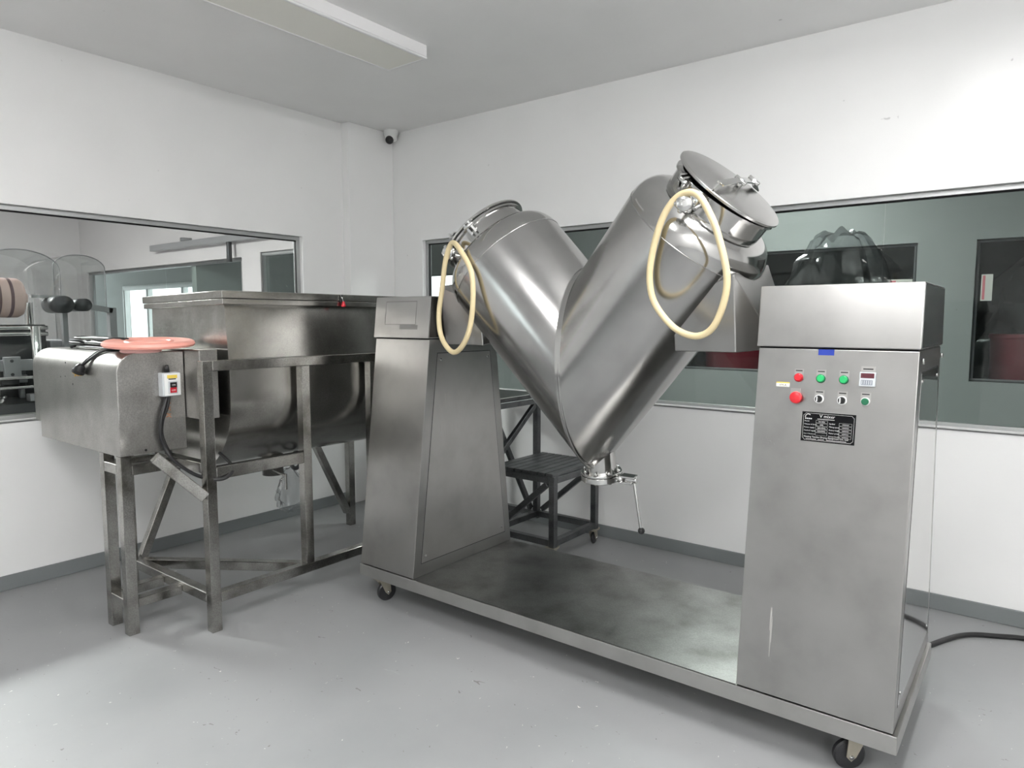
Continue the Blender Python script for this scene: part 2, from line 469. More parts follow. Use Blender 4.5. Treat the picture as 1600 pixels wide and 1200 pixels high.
# window in the back wall
w2 = thing('window_2', (WB[0], YB, WB[2]), 'wide window in the back wall behind the V-shaped mixer', 'window'); w2['kind'] = 'structure'
x0, x1, z0, z1 = WB; yg = YB + 0.055
for n, a in (('frame_rail', (x0, x1, yg-0.02, yg+0.02, z1-0.028, z1)), ('frame_rail', (x0, x1, yg-0.02, yg+0.02, z0, z0+0.02)),
             ('frame_stile', (x0, x0+0.03, yg-0.02, yg+0.02, z0+0.02, z1-0.028)), ('frame_stile', (x1-0.03, x1, yg-0.02, yg+0.02, z0+0.02, z1-0.028))):
    bx(n, 'alu', w2, *a, bev=0.003)
bx('seal', 'seal', w2, x0+0.03, x1-0.03, yg-0.012, yg+0.005, z1-0.036, z1-0.028)
bx('seal', 'seal', w2, x0+0.03, x0+0.037, yg-0.012, yg+0.005, z0+0.02, z1-0.036)
bx('window_sill', 'wall', w2, x0, x1, YB-0.006, YB+0.03, z0-0.012, z0+0.002)
for a, c in ((x0+0.03, -2.391), (-2.388, -0.712), (-0.709, x1-0.03)):
    bx('pane', 'glass', w2, a, c, yg-0.003, yg+0.003, z0+0.02, z1-0.028)

w9 = thing('window_9', (-4.40, YF, 0.95), 'daylight window behind the viewer', 'window'); w9['kind'] = 'structure'
for n, a in (('frame_rail', (-4.40, -3.55, YF-0.07, YF-0.03, 2.12, 2.15)), ('frame_rail', (-4.40, -3.55, YF-0.07, YF-0.03, 0.95, 0.98)),
             ('frame_stile', (-4.40, -4.37, YF-0.07, YF-0.03, 0.98, 2.12)), ('frame_stile', (-3.58, -3.55, YF-0.07, YF-0.03, 0.98, 2.12))): bx(n, 'alu', w9, *a)
bx('pane', 'glass', w9, -4.37, -3.58, YF-0.053, YF-0.047, 0.98, 2.12)

# ---------------------------------------------------------------- rooms beyond the glass
# side room behind the left window
b = nb(); box(b, -11.1, XL-WT, -2.1, 4.25, -0.1, 0); struct('floor_side_room', b, 'floor', 'grey floor of the room beyond the left window', 'floor')
b = nb(); box(b, -11.1, XL-WT, -2.1, 4.15, 3.05, 3.15); struct('ceiling_side_room', b, 'room', 'grey ceiling of the room beyond the left window', 'ceiling')
b = nb(); box(b, -11.1, -11.0, -2.1, 4.15, 0, 3.05); struct('wall_side_room_far', b, 'room', 'grey far wall of the room beyond the left window', 'wall')
b = nb(); box(b, -11.0, XL-WT, -2.1, -2.0, 0, 3.05); struct('wall_side_room_near', b, 'room', 'grey near wall of the room beyond the left window', 'wall')
struct('wall_side_room_back', hole_wall('y', 4.15, 0.1, -14.0, XL-WT, [(-10.8, -6.85, 0.96, 2.17), (-6.5, -5.62, 0.9, 2.2)], 3.05), 'room', 'grey wall with a glazed sliding opening beyond the left window', 'wall')
w3 = thing('window_3', (-10.8, 4.15, 0.96), 'glazed opening far off beyond the left window', 'window'); w3['kind'] = 'structure'
for n, a in (('frame_rail', (-10.8, -6.85, 4.17, 4.22, 2.13, 2.17)), ('frame_stile', (-10.8, -10.74, 4.17, 4.22, 0.98, 2.13)),
             ('frame_stile', (-6.9, -6.85, 4.17, 4.22, 0.98, 2.13)), ('frame_rail', (-10.8, -6.85, 4.17, 4.22, 0.96, 0.98))):
    bx(n, 'alu', w3, *a)
for a, c in ((-10.74, -8.62), (-8.6, -6.9)): bx('pane', 'glass', w3, a, c, 4.19, 4.196, 0.98, 2.13)
w4 = thing('window_4', (-6.5, 4.15, 0.9), 'narrow glazed opening beside the sliding door track', 'window'); w4['kind'] = 'structure'
for n, a in (('frame_rail', (-6.5, -5.62, 4.17, 4.22, 2.16, 2.2)), ('frame_stile', (-6.5, -6.46, 4.17, 4.22, 0.9, 2.16)), ('frame_stile', (-5.66, -5.62, 4.17, 4.22, 0.9, 2.16))):
    bx(n, 'alu', w4, *a)
bx('pane', 'glass', w4, -6.46, -5.66, 4.19, 4.196, 0.9, 2.16)
tr = thing('sliding_door_track', (-7.2, 4.1, 2.2), 'long metal sliding door track seen through the left window', 'door track')
bx('rail', 'mach2', tr, -8.7, -5.5, 4.05, 4.12, 2.33, 2.40, 0.005)
for x in (-7.9, -6.95, -6.0): bx('bracket', 'mach2', tr, x-0.03, x+0.03, 4.04, 4.149, 2.40, 2.44)
for x in (-6.97,): bx('hanger', 'mach', tr, x-0.02, x+0.02, 4.06, 4.10, 2.12, 2.33)
# bright corridor behind it
b = nb(); box(b, -14.0, -8.0, 4.25, 5.6, -0.1, 0); struct('floor_corridor', b, 'floor', 'grey floor of the bright corridor far behind', 'floor')
b = nb(); box(b, -14.0, -8.0, 4.25, 5.6, 2.7, 2.8); struct('ceiling_corridor', b, 'green', 'grey ceiling of the bright corridor far behind', 'ceiling')
struct('wall_corridor_back', hole_wall('y', 5.4, 0.1, -14.0, -8.0, [(-12.6, -8.75, 0.85, 2.08)], 2.7), 'green', 'grey-green corridor wall with daylight window far behind', 'wall')
b = nb(); box(b, -8.1, -8.0, 4.25, 5.4, 0, 2.7); struct('wall_corridor_end', b, 'green', 'grey-green end wall of the far corridor', 'wall')
w5 = thing('window_5', (-12.6, 5.4, 0.85), 'bright daylight window with white frames far beyond the left window', 'window'); w5['kind'] = 'structure'
for n, a in (('frame_rail', (-12.6, -8.75, 5.38, 5.46, 2.0, 2.08)), ('frame_rail', (-12.6, -8.75, 5.38, 5.46, 0.85, 0.9))): bx(n, 'white_p', w5, *a)
for x in (-12.6, -11.75, -10.6, -9.7, -8.82): bx('frame_stile', 'white_p', w5, x, x+0.07, 5.38, 5.46, 0.9, 2.0)
# back room behind the back window
b = nb(); box(b, -7.9, 3.1, YB+WT, 7.1, -0.1, 0); struct('floor_back_room', b, 'floor', 'grey floor of the room beyond the back window', 'floor')
b = nb(); box(b, -7.9, 3.1, YB+WT, 7.0, 3.05, 3.15); struct('ceiling_back_room', b, 'green', 'grey-green ceiling of the room beyond the back window', 'ceiling')
HB = [(-7.2, -6.40, 0.98, 2.13), (-3.40, -0.93, 0.98, 2.17), (-0.50, 2.2, 0.98, 2.17)]
struct('wall_back_room_far', hole_wall('y', 7.0, 0.1, -7.9, 3.1, HB, 3.05), 'green', 'grey-green far wall with dark windows beyond the back window', 'wall')
b = nb(); box(b, -8.0, -7.9, YB+WT, 7.1, 0, 3.05); struct('wall_back_room_left', b, 'green', 'grey-green left wall of the room beyond the back window', 'wall')
b = nb(); box(b, 3.1, 3.2, YB+WT, 7.1, 0, 3.05); struct('wall_back_room_right', b, 'green', 'grey-green right wall of the room beyond the back window', 'wall')
for k, (h0, h1, k0, k1) in enumerate(HB):
    w = thing('window_%d' % (6+k), (h0, 7.0, k0), ('bright window at the far left of the room beyond the back window', 'dark inner window seen above the control cabinet', 'dark inner window at the right edge of the picture')[k], 'window'); w['kind'] = 'structure'
    for n, a in (('frame_rail', (h0, h1, 7.02, 7.06, k1-0.025, k1)), ('frame_rail', (h0, h1, 7.02, 7.06, k0, k0+0.025)),
                 ('frame_stile', (h0, h0+0.025, 7.02, 7.06, k0+0.025, k1-0.025)), ('frame_stile', (h1-0.025, h1, 7.02, 7.06, k0+0.025, k1-0.025))): bx(n, 'alu', w, *a)
    if k: bx('pane', 'glass', w, h0+0.025, h1-0.025, 7.037, 7.043, k0+0.025, k1-0.025)
# dark store beyond
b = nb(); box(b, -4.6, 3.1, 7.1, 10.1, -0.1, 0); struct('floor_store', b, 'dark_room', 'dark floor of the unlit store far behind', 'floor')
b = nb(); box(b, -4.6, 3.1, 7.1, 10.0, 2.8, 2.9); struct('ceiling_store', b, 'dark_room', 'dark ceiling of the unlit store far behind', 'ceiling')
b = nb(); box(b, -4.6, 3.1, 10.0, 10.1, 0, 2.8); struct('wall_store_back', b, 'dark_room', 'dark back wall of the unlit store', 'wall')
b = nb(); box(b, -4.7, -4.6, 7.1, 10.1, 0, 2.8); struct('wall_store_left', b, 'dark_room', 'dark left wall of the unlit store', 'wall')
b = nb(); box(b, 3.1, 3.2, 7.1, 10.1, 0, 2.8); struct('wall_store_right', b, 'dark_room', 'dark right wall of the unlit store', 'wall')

# ---------------------------------------------------------------- ceiling fittings
def ceiling_light(x, y0, y1, mat, label, z=ZC, group=None):
    t = thing('ceiling_light', (x, (y0+y1)/2, z-0.075), label, 'light', group)
    zb = z - 0.075; w = 0.16
    b = nb(); box(b, x-w, x+w, y0, y1, zb+0.012, z); bevel(b, 0.004); obj('housing', b, 'fitting', t)
    for a in ((x-w, x-w+0.016, y0, y1), (x+w-0.016, x+w, y0, y1), (x-w+0.016, x+w-0.016, y0, y0+0.016), (x-w+0.016, x+w-0.016, y1-0.016, y1)):
        bx('trim', 'fitting', t, *a, zb, zb+0.012)
    lit = mat != 'diff'
    bx('diffuser', mat, t, x-w+0.016, x+w-0.016, y0+0.016, y1-0.016, zb-(0.05 if lit else -0.002), zb+0.01)
    return t
ceiling_light(-3.03, 1.62, 2.93, 'diff', 'unlit white batten light with cream diffuser on the ceiling')
ceiling_light(-0.25, 1.50, 2.75, 'lamp', 'lit white batten light over the right side of the mixer')
for lx, nm in ((-0.95, 'left'), (1.55, 'right')):  # fill lights added out of view to even out the room's brightness
    if nm == 'right': ceiling_light(lx, -3.05, -1.80, 'fill_lamp2', 'added unseen fill light far behind the viewer', group='added fill lights')
    ceiling_light(lx, -0.95, 0.30, 'fill_lamp2', 'added unseen fill light above the viewer, %s one of the row' % nm, group='added fill lights')
ceiling_light(-7.0, 0.2, 1.5, 'fill_lamp3', 'added unseen fill light in the room beyond the left window', z=3.05)
ceiling_light(-2.0, 5.0, 6.2, 'fill_lamp4', 'added unseen fill light in the room beyond the back window', z=3.05)

sc = thing('security_camera', (-4.36, 4.03, ZC-0.12), 'small white dome security camera in the ceiling corner', 'camera')
b = nb(); lathe(b, (-4.36, 4.02, ZC), (0, 0, -1), [(0, 0), (0, 0.058), (0.02, 0.06), (0.05, 0.05), (0.075, 0.047), (0.085, 0.036), (0.09, 0)], 32); obj('housing', b, 'white_p', sc)
b = nb(); sphere(b, (-4.345, 3.99, ZC-0.082), 0.034); obj('lens', b, 'black_p', sc)

# ---------------------------------------------------------------- V-shaped mixer
vm = thing('v_mixer', (-1.58, 2.765, 0), 'large stainless V-shaped drum mixer on a wheeled steel base', 'mixer')
BX0, BX1, BY0, BY1, BZ0, BZ1 = -2.858, -0.297, 2.36, 3.17, 0.135, 0.20
b = nb(); box(b, BX0, BX1, BY0, BY1, BZ0, BZ1-0.003); bevel(b, 0.004); base = obj('base_frame', b, 'skirt', vm)
bx('deck_plate', 'plate', base, -2.455, -0.811, BY0+0.004, BY1-0.004, BZ1-0.003, BZ1)

def cab_yz(z):
    k = (z - 0.2) / 1.2
    return 2.364 + 0.136*k, 3.166 - 0.136*k
def cabinet(x0, x1, label, body):
    f0, r0 = cab_yz(0.2); f1, r1 = cab_yz(1.402)
    b = nb(); prism(b, [(x0, f0, 0.2), (x0, r0, 0.2), (x0, r1, 1.402), (x0, f1, 1.402)], (x1-x0, 0, 0)); bevel(b, 0.004)
    c = obj('support_cabinet', b, body, vm); c['label'] = label
    b = nb(); prism(b, [(x0-0.004, f1-0.014, 1.407), (x0-0.004, r1+0.014, 1.407), (x0-0.004, r1-0.012, 1.62), (x0-0.004, f1+0.012, 1.62)], (x1-x0+0.008, 0, 0)); bevel(b, 0.004)
    obj('top_cover', b, body, c)
    b = nb(); box(b, x0+0.004, x1-0.004, f1+0.002, r1-0.002, 1.398, 1.410); obj('joint_gap', b, 'seal', c)
    for x in (x0, x1):
        s = -1 if x == x0 else 1
        def q(zl, ins): f, r = cab_yz(zl); return f+ins, r-ins
        a0, a1 = q(0.266, 0.052), q(1.33, 0.065)
        def quad(g, t, nm, mt):
            b = nb(); prism(b, [(x, a0[0]-g, 0.266-g), (x, a0[1]+g, 0.266-g), (x, a1[1]+g, 1.33+g), (x, a1[0]-g, 1.33+g)], (s*t, 0, 0)); return obj(nm, b, mt, c)
        quad(0.0035, 0.0006, 'panel_gap', 'seal')
        outer = (x == x1 and x0 > -1.5)
        quad(0.0, 0.0016, 'side_panel', 'mirror' if outer else 'panel')
        for yy, zz in ((a1[0]+0.02, 1.30), (a1[1]-0.02, 1.30), (a0[0]+0.03, 0.30), (a0[1]-0.03, 0.30)):
            cy('screw', 'chrome', c, (x, yy, zz), (x+s*0.004, yy, zz), 0.006, seg=10)
    return c
cabL = cabinet(-2.852, -2.452, 'tapered steel support cabinet at the left end of the mixer', 'cab')
cabR = cabinet(-0.811, -0.310, 'tapered steel control cabinet with buttons', 'cab')
# polished outer cheek of the control cabinet cover
f1, r1 = cab_yz(1.402)
b = nb(); prism(b, [(-0.306, f1-0.006, 1.412), (-0.306, r1+0.006, 1.412), (-0.306, r1-0.014, 1.614), (-0.306, f1+0.014, 1.614)], (0.0012, 0, 0)); obj('cover_cheek', b, 'mirror', cabR)
b = nb(); prism(b, [(-2.448, f1-0.006, 1.412), (-2.448, r1+0.006, 1.412), (-2.448, r1-0.014, 1.614), (-2.448, f1+0.014, 1.614)], (0.0012, 0, 0)); obj('cover_cheek', b, 'painted_reflection', cabL)
for yy in (2.52, 3.0): cy('screw', 'chrome', cabR, (-0.306, yy, 1.37), (-0.298, yy, 1.37), 0.009, seg=12)
# rectangle of old label glue on the left cover
fy = lambda z: 2.486 + (z-1.407)/0.213*0.026
for a in ((-2.775, -2.545, 1.592, 1.598), (-2.775, -2.545, 1.475, 1.479), (-2.775, -2.772, 1.479, 1.592), (-2.548, -2.545, 1.479, 1.592), (-2.66, -2.53, 1.452, 1.475)):
    b = nb(); y = fy((a[2]+a[3])/2); hexa(b, [(a[0], fy(a[2])-0.0008, a[2]), (a[1], fy(a[2])-0.0008, a[2]), (a[1], fy(a[2])+0.002, a[2]), (a[0], fy(a[2])+0.002, a[2]), (a[0], fy(a[3])-0.0008, a[3]), (a[1], fy(a[3])-0.0008, a[3]), (a[1], fy(a[3])+0.002, a[3]), (a[0], fy(a[3])+0.002, a[3])])
    obj('glue_residue', b, 'mark_grey', cabL)

def caster(parent, x, y, ztop, r, yaw, w=0.028):
    d = V((math.cos(yaw), math.sin(yaw), 0)); s = V((-d.y, d.x, 0))
    hub = V((x, y, r)) + d*0.02
    b = nb(); bar(b, V((x, y, ztop-0.008))-d*0.04, V((x, y, ztop-0.008))+d*0.04, 0.07, 0.012)
    for k in (-1, 1):
        p = s*(w/2+0.006)*k
        prism(b, [V((x, y, ztop-0.01))+p-d*0.03, V((x, y, ztop-0.01))+p+d*0.03, hub+p+d*0.016, hub+p-V((0, 0, 0.016)), hub+p-d*0.016], s*0.004*k)
    c = obj('caster', b, 'fork', parent)
    b = nb(); lathe(b, hub-s*w/2, s, [(0, 0), (0, r*0.6), (0.002, r*0.9), (0.007, r), (w-0.007, r), (w-0.002, r*0.9), (w, r*0.6), (w, 0)], 28); obj('wheel', b, 'wheel', c)
    cy('axle', 'chrome', c, hub-s*(w/2+0.014), hub+s*(w/2+0.014), 0.008, seg=10)
    return c
caster(vm, -2.735, 2.415, 0.135, 0.052, math.radians(75))
caster(vm, -0.430, 2.440, 0.135, 0.052, math.radians(215))
caster(vm, -2.735, 3.090, 0.135, 0.052, math.radians(30))
caster(vm, -0.430, 3.090, 0.135, 0.052, math.radians(190))

# drum, tilted a little about its trunnion axis
TX, TY, TZ, DZ, R, ALPHA, TILT = -1.67, 2.765, 1.5, 0.243, 0.31, math.radians(41.2), 0.148
ct, st = math.cos(TILT), math.sin(TILT)
def vl(X, Y, Z): return V((TX + X, TY + Y*ct - Z*st, TZ + Y*st + Z*ct))
def vd(X, Y, Z): return vl(X, Y, Z) - vl(0, 0, 0)
sa, ca = math.sin(ALPHA), math.cos(ALPHA)
LEN = {1: 0.79, -1: 0.685}
def armp(s, t, r, th):
    """point on the arm: s side, t along the axis from the crossing, r radius, th angle (0 = outer side)"""
    return vl(s*(sa*t + r*math.cos(th)*ca), -r*math.sin(th), -DZ + ca*t - r*math.cos(th)*sa)
SEG = 96
b = nb(); seam = {}
for s in (1, -1):
    L = LEN[s]; rings = []
    for i in range(SEG):
        th = 2*PI*i/SEG
        s0 = -R*math.cos(th)*ca/sa + 0.021
        rings.append([b.verts.new(armp(s, s0 + (L-s0)*k/10, R, th)) for k in range(11)])
    for i in range(SEG):
        j = (i+1) % SEG
        for k in range(10): b.faces.new((rings[i][k], rings[j][k], rings[j][k+1], rings[i][k+1]))
    seam[s] = [r[0] for r in rings]
bmesh.ops.recalc_face_normals(b, faces=b.faces)
drum = obj('drum', b, 'drum', vm, 50); drum['label'] = 'two brushed steel cylinders joined in a V'
b = nb()
A = [b.verts.new(armp(1, -R*math.cos(2*PI*i/SEG)*ca/sa + 0.021, R, 2*PI*i/SEG)) for i in range(SEG)]
B = [b.verts.new(armp(-1, -R*math.cos(2*PI*i/SEG)*ca/sa + 0.021, R, 2*PI*i/SEG)) for i in range(SEG)]
for i in range(SEG): b.faces.new((A[i], A[(i+1) % SEG], B[(i+1) % SEG], B[i]))
bmesh.ops.recalc_face_normals(b, faces=b.faces)
obj('weld_band', b, 'polish', drum, 30)
tb('weld_bead', 'drum', drum, [armp(1, -R*math.cos(2*PI*i/SEG)*ca/sa + 0.003, R*0.990, 2*PI*i/SEG) for i in range(SEG)], 0.005, 8, True, 0)
NECK = 0.212
for s in (1, -1):
    L = LEN[s]; o = armp(s, L, 0, 0); ax = (armp(s, L+1, 0, 0) - o)
    prof = [(0, R)] + [(0.115*math.sin(a), NECK+0.012 + (R-NECK-0.012)*math.cos(a)) for a in [PI/2*k/10 for k in range(1, 11)]] + [(0.118, NECK-0.02)]
    b = nb(); lathe(b, o, ax, prof, SEG); e = obj('dished_end', b, 'polish', drum, 60)
    tb('end_weld', 'drum', drum, [armp(s, L, R*1.0005, 2*PI*i/64) for i in range(64)], 0.0022, 6, True, 0)
    n0, n1 = L+0.10, L+0.195
    b = nb(); lathe(b, o, ax, [(0.10, NECK-0.012), (0.10, NECK), (0.185, NECK), (0.187, NECK+0.012), (0.197, NECK+0.012), (0.197, NECK-0.012)], 72, True); nk = obj('mouth_ring', b, 'polish', drum, 40)
    # lid, hinged slightly open on the right arm
    open_a = 0.045 if s == 1 else 0.0
    hp = armp(s, L+0.2, NECK+0.015, 0.0)              # hinge side (outer, lower)
    axn = ax.normalized(); radial = (armp(s, L, 1, 0) - o).normalized(); tang = axn.cross(radial)
    rot = Matrix.Rotation(open_a*(1 if (Matrix.Rotation(0.1, 3, tang) @ -radial).dot(axn) > 0 else -1), 3, tang)
    c0 = hp + rot @ (-radial*(NECK+0.015)); a2 = rot @ axn
    b = nb(); lathe(b, c0, a2, [(0.0, 0), (0.0, 0.226), (0.004, 0.232), (0.012, 0.232), (0.016, 0.227), (0.021, 0.18), (0.030, 0.06), (0.032, 0)], 72)
    lid = obj('lid', b, 'lid', drum, 40); lid['label'] = 'round steel charging lid on the %s arm' % ('taller right' if s == 1 else 'shorter left')
    # clamp bridge across the lid
    def lp(u, w, h): return c0 + (rot @ radial)*u + tang*w + a2*h
    t_ = -1 if tang.y > 0 else 1      # towards the viewer
    b = nb()
    bar(b, lp(0.02, t_*0.20, 0.045), lp(0.02, t_*0.02, 0.062), 0.030, 0.006, up=a2)
    bar(b, lp(0.02, t_*0.02, 0.062), lp(0.02, -t_*0.13, 0.058), 0.030, 0.006, up=a2)
    bar(b, lp(0.02, t_*0.20, 0.045), lp(0.02, t_*0.215, 0.015), 0.034, 0.006, up=radial)
    bar(b, lp(0.02, -t_*0.13, 0.058), lp(0.02, -t_*0.236, 0.020), 0.030, 0.006, up=a2)
    cl = obj('lid_clamp', b, 'chrome', drum, 30)
    for w_ in (t_*0.02, -t_*0.13):
        cy('clamp_pin', 'chrome', cl, lp(-0.005, w_, 0.06), lp(0.045, w_, 0.06), 0.009, seg=12)
    cy('clamp_screw', 'chrome', cl, lp(0.02, 0, 0.028), lp(0.02, 0, 0.062), 0.012, seg=12)
    # hinge lugs at the viewer side of the neck
    b = nb()
    th = PI/2 + 0.42
    for q in (-0.05, 0.05):
        p = armp(s, L+0.15, NECK+0.004, th+q); p2 = armp(s, L+0.205, NECK+0.03, th+q)
        bar(b, p, p2, 0.010, 0.028, up=axn)
    cyl(b, armp(s, L+0.185, NECK+0.03, th-0.1), armp(s, L+0.185, NECK+0.03, th+0.1), 0.009, seg=12)
    obj('swing_bolt', b, 'chrome', drum, 40)
    # star hand nut in front of the neck
    kc = V((-1.052, 2.378, 1.918)) if s == 1 else V((-2.290, 2.475, 1.822))
    kd = V((0.25, -0.93, -0.1)).normalized() if s == 1 else V((0.05, -0.97, -0.15)).normalized()
    kn = min((armp(s, L+0.125, NECK-0.006, 2*PI*q/72) for q in range(72)), key=lambda p: (p-kc).length)
    cy('clamp_stud', 'chrome', drum, kn, kc, 0.010, seg=12)
    b = nb(); lathe(b, kc - kd*0.012, kd, [(0, 0), (0, 0.026), (0.004, 0.032), (0.026, 0.032), (0.032, 0.027), (0.033, 0.010), (0.026, 0.009), (0.026, 0)], 28)
    _, s_, u_ = basis(kd)
    for k in range(6):
        a = k*PI/3; r_ = s_*math.cos(a) + u_*math.sin(a)
        sphere(b, kc + r_*0.030 + kd*0.005, 0.011, seg=10)
    obj('hand_nut', b, 'chrome', drum, 50)

# gusset boxes and trunnions
for s in (1, -1):
    xi, xm, xo = s*0.50, s*0.745, s*0.835
    zb, zt1, zt0 = -0.095, 0.20, -0.01
    b = nb()
    P = lambda x, y, z: vl(x, y, z)
    ring = [
        [P(xi, -0.20, zb), P(xi, 0.20, zb), P(xi, 0.20, 0.10), P(xi, -0.20, 0.10)],
        [P(xm, -0.20, zb), P(xm, 0.20, zb), P(xm, 0.20, zt1), P(xm, -0.20, zt1)],
        [P(xo, -0.12, zb), P(xo, 0.12, zb), P(xo, 0.12, zt0), P(xo, -0.12, zt0)]]
    vs_ = [[b.verts.new(p) for p in r] for r in ring]
    for k in range(2):
        for i in range(4): b.faces.new((vs_[k][i], vs_[k][(i+1) % 4], vs_[k+1][(i+1) % 4], vs_[k+1][i]))
    b.faces.new(vs_[0][::-1]); b.faces.new(vs_[2])
    bmesh.ops.recalc_face_normals(b, faces=b.faces)
    bevel(b, 0.003, 1)
    obj('gusset_box', b, 'cab', drum, 20)
    xe = -2.452 if s == -1 else -0.811
    cy('trunnion', 'chrome', drum, vl(s*0.80, 0, -0.05), V((xe, TY, TZ-0.05)) if False else V((xe, vl(0, 0, -0.05).y, vl(0, 0, -0.05).z)), 0.05, seg=28)

# discharge valve
tip = -DZ - R/sa
dv = None
b = nb(); lathe(b, vl(0, 0, 0), vd(0, 0, 1), [(tip+0.17, 0.072), (tip-0.018, 0.074), (tip-0.018, 0.064), (tip+0.17, 0.062)], 40, True)
dv = obj('discharge_valve', b, 'polish', vm, 40); dv['label'] = 'polished butterfly valve with lever under the drum'
for z_, r_, h_ in ((tip-0.018, 0.099, 0.012), (tip-0.032, 0.101, 0.026)):
    b = nb(); lathe(b, vl(0, 0, z_), vd(0, 0, -1), [(0, 0.06), (0, r_-0.002), (0.002, r_), (h_-0.002, r_), (h_, r_-0.002), (h_, 0.06)], 48, True); obj('flange', b, 'chrome', dv, 40)
for k in range(8):
    a = 2*PI*k/8 + 0.2
    p = vl(0.084*math.cos(a), 0.084*math.sin(a), tip-0.018); u = vd(0, 0, 1)
    b = nb(); cyl(b, p - u*0.045, p + u*0.012, 0.006, seg=8); cyl(b, p, p + u*0.007, 0.010, seg=6); cyl(b, p - u*0.046, p - u*0.04, 0.010, seg=6); obj('flange_bolt', b, 'chrome', dv, 30)
b = nb(); sphere(b, vl(0, 0, tip-0.058), 0.056, 1, 1, 0.72); obj('valve_disc', b, 'white_p', dv, 60)
vz = tip - 0.045
cy('valve_stem', 'chrome', dv, vl(0.08, 0, vz), vl(0.135, 0, vz), 0.021, seg=20)
b = nb()
bar(b, vl(0.11, 0, vz+0.016), vl(0.185, 0, vz+0.016), 0.045, 0.010, up=vd(0, 0, 1)); bar(b, vl(0.11, 0, vz-0.014), vl(0.17, 0, vz-0.014), 0.045, 0.010, up=vd(0, 0, 1))
cyl(b, vl(0.12, 0, vz), vl(0.19, 0, vz), 0.015, seg=16); bevel(b, 0.002, 1); obj('lever_head', b, 'chrome', dv, 40)
l0, l1 = vl(0.175, 0, vz), vl(0.215, -0.03, vz-0.235)
b = nb(); cyl(b, l0, l1, 0.0075, seg=14); obj('lever', b, 'chrome', dv, 40)
b = nb(); sphere(b, l1, 0.0165); obj('lever_knob', b, 'black_p', dv, 60)

# control panel on the leaning front of the right cabinet
LEAN = V((0, 0.136, 1.202)).normalized(); NRM = V((0, -LEAN.z, LEAN.y)); EX = V((1, 0, 0))
def fp(x, z, off=0.0): return V((x, 2.364 + 0.136*(z-0.2)/1.2, z)) + NRM*off
def slab(name, mat, x0, x1, z0, z1, t, parent=None, off=0.0, bev=0.0):
    b = nb()
    hexa(b, [fp(x0, z0, off), fp(x1, z0, off), fp(x1, z0, off+t), fp(x0, z0, off+t), fp(x0, z1, off), fp(x1, z1, off), fp(x1, z1, off+t), fp(x0, z1, off+t)])
    if bev: bevel(b, bev)
    return obj(name, b, mat, parent or vm, 30)
def legend(x, z, parent, w=0.030):
    slab('legend_plate', 'panel', x-w/2, x+w/2, z-0.005, z+0.030, 0.0012, parent)
    slab('legend_print', 'ink', x-w/2+0.004, x+w/2-0.004, z+0.022, z+0.0255, 0.0004, parent, 0.0012)
def push(x, z, ring, cap, r=0.0125, label=None, h=0.008):
    b = nb(); lathe(b, fp(x, z), NRM, [(0, 0), (0, r+0.0025), (0.005, r+0.0025), (0.007, r+0.001), (0.007, 0)], 28); p = obj('push_button', b, ring, vm, 40)
    b = nb(); lathe(b, fp(x, z, 0.006), NRM, [(0, 0), (0, r), (h-0.002, r), (h, r-0.002), (h, 0)], 28); obj('button_cap', b, cap, p, 40)
    legend(x, z, p)
    if label: p['label'] = label
    return p
push(-0.668, 1.302, 'dred', 'red', label='round red indicator button')
push(-0.596, 1.302, 'green_d', 'green_b', label='round green indicator button')
push(-0.524, 1.302, 'green_d', 'green_b', label='round green indicator button')
push(-0.455, 1.234, 'white_p', 'green_d', r=0.0115, h=0.006, label='dark green push button with white bezel')
b = nb(); lathe(b, fp(-0.670, 1.233), NRM, [(0, 0), (0, 0.014), (0.006, 0.014), (0.008, 0.020), (0.013, 0.0212), (0.019, 0.019), (0.021, 0.014), (0.022, 0)], 32)
e = obj('emergency_stop', b, 'red', vm, 40); e['label'] = 'red mushroom emergency stop button'
slab('legend_plate', 'panel', -0.692, -0.660, 1.245, 1.265, 0.0012, e)
for x in (-0.597, -0.525):
    b = nb(); lathe(b, fp(x, 1.233), NRM, [(0, 0), (0, 0.0150), (0.005, 0.0150), (0.006, 0.012), (0.006, 0)], 28); p = obj('selector_switch', b, 'white_p', vm, 40)
    p['label'] = 'black rotary selector switch with white bezel'
    b = nb(); lathe(b, fp(x, 1.233, 0.005), NRM, [(0, 0), (0, 0.0115), (0.006, 0.0115), (0.007, 0)], 24); obj('dial', b, 'black_p', p, 40)
    slab('grip', 'black_p', x-0.004, x+0.004, 1.223, 1.243, 0.010, p, 0.011)
    slab('pointer', 'white_p', x-0.0045, x-0.001, 1.224, 1.241, 0.0006, p, 0.021)
    legend(x, 1.233, p)
t = slab('digital_timer', 'grey_p', -0.476, -0.428, 1.283, 1.330, 0.012, bev=0.002); t['label'] = 'square timer with dark red display and thumbwheels'
slab('display', 'display', -0.472, -0.432, 1.310, 1.326, 0.0006, t, 0.012)
slab('thumbwheel', 'lcd', -0.470, -0.436, 1.288, 1.304, 0.0010, t, 0.012)
for k in range(5): slab('thumbwheel_rib', 'grey_p', -0.468+0.0066*k, -0.466+0.0066*k, 1.290, 1.302, 0.0006, t, 0.013)
slab('legend_plate', 'panel', -0.474, -0.432, 1.333, 1.349, 0.0012, t)
slab('legend_print', 'ink', -0.468, -0.438, 1.338, 1.342, 0.0004, t, 0.0012)
slab('blue_tape', 'blue', -0.610, -0.560, 1.381, 1.401, 0.0008)['label'] = 'small blue rectangle of tape'
t = slab('asset_label', 'paper', -0.742, -0.697, 1.268, 1.280, 0.0006); t['label'] = 'small white sticker with yellow strip reading VM-A'
slab('label_strip', 'yellow', -0.742, -0.697, 1.280, 1.284, 0.0006, t)
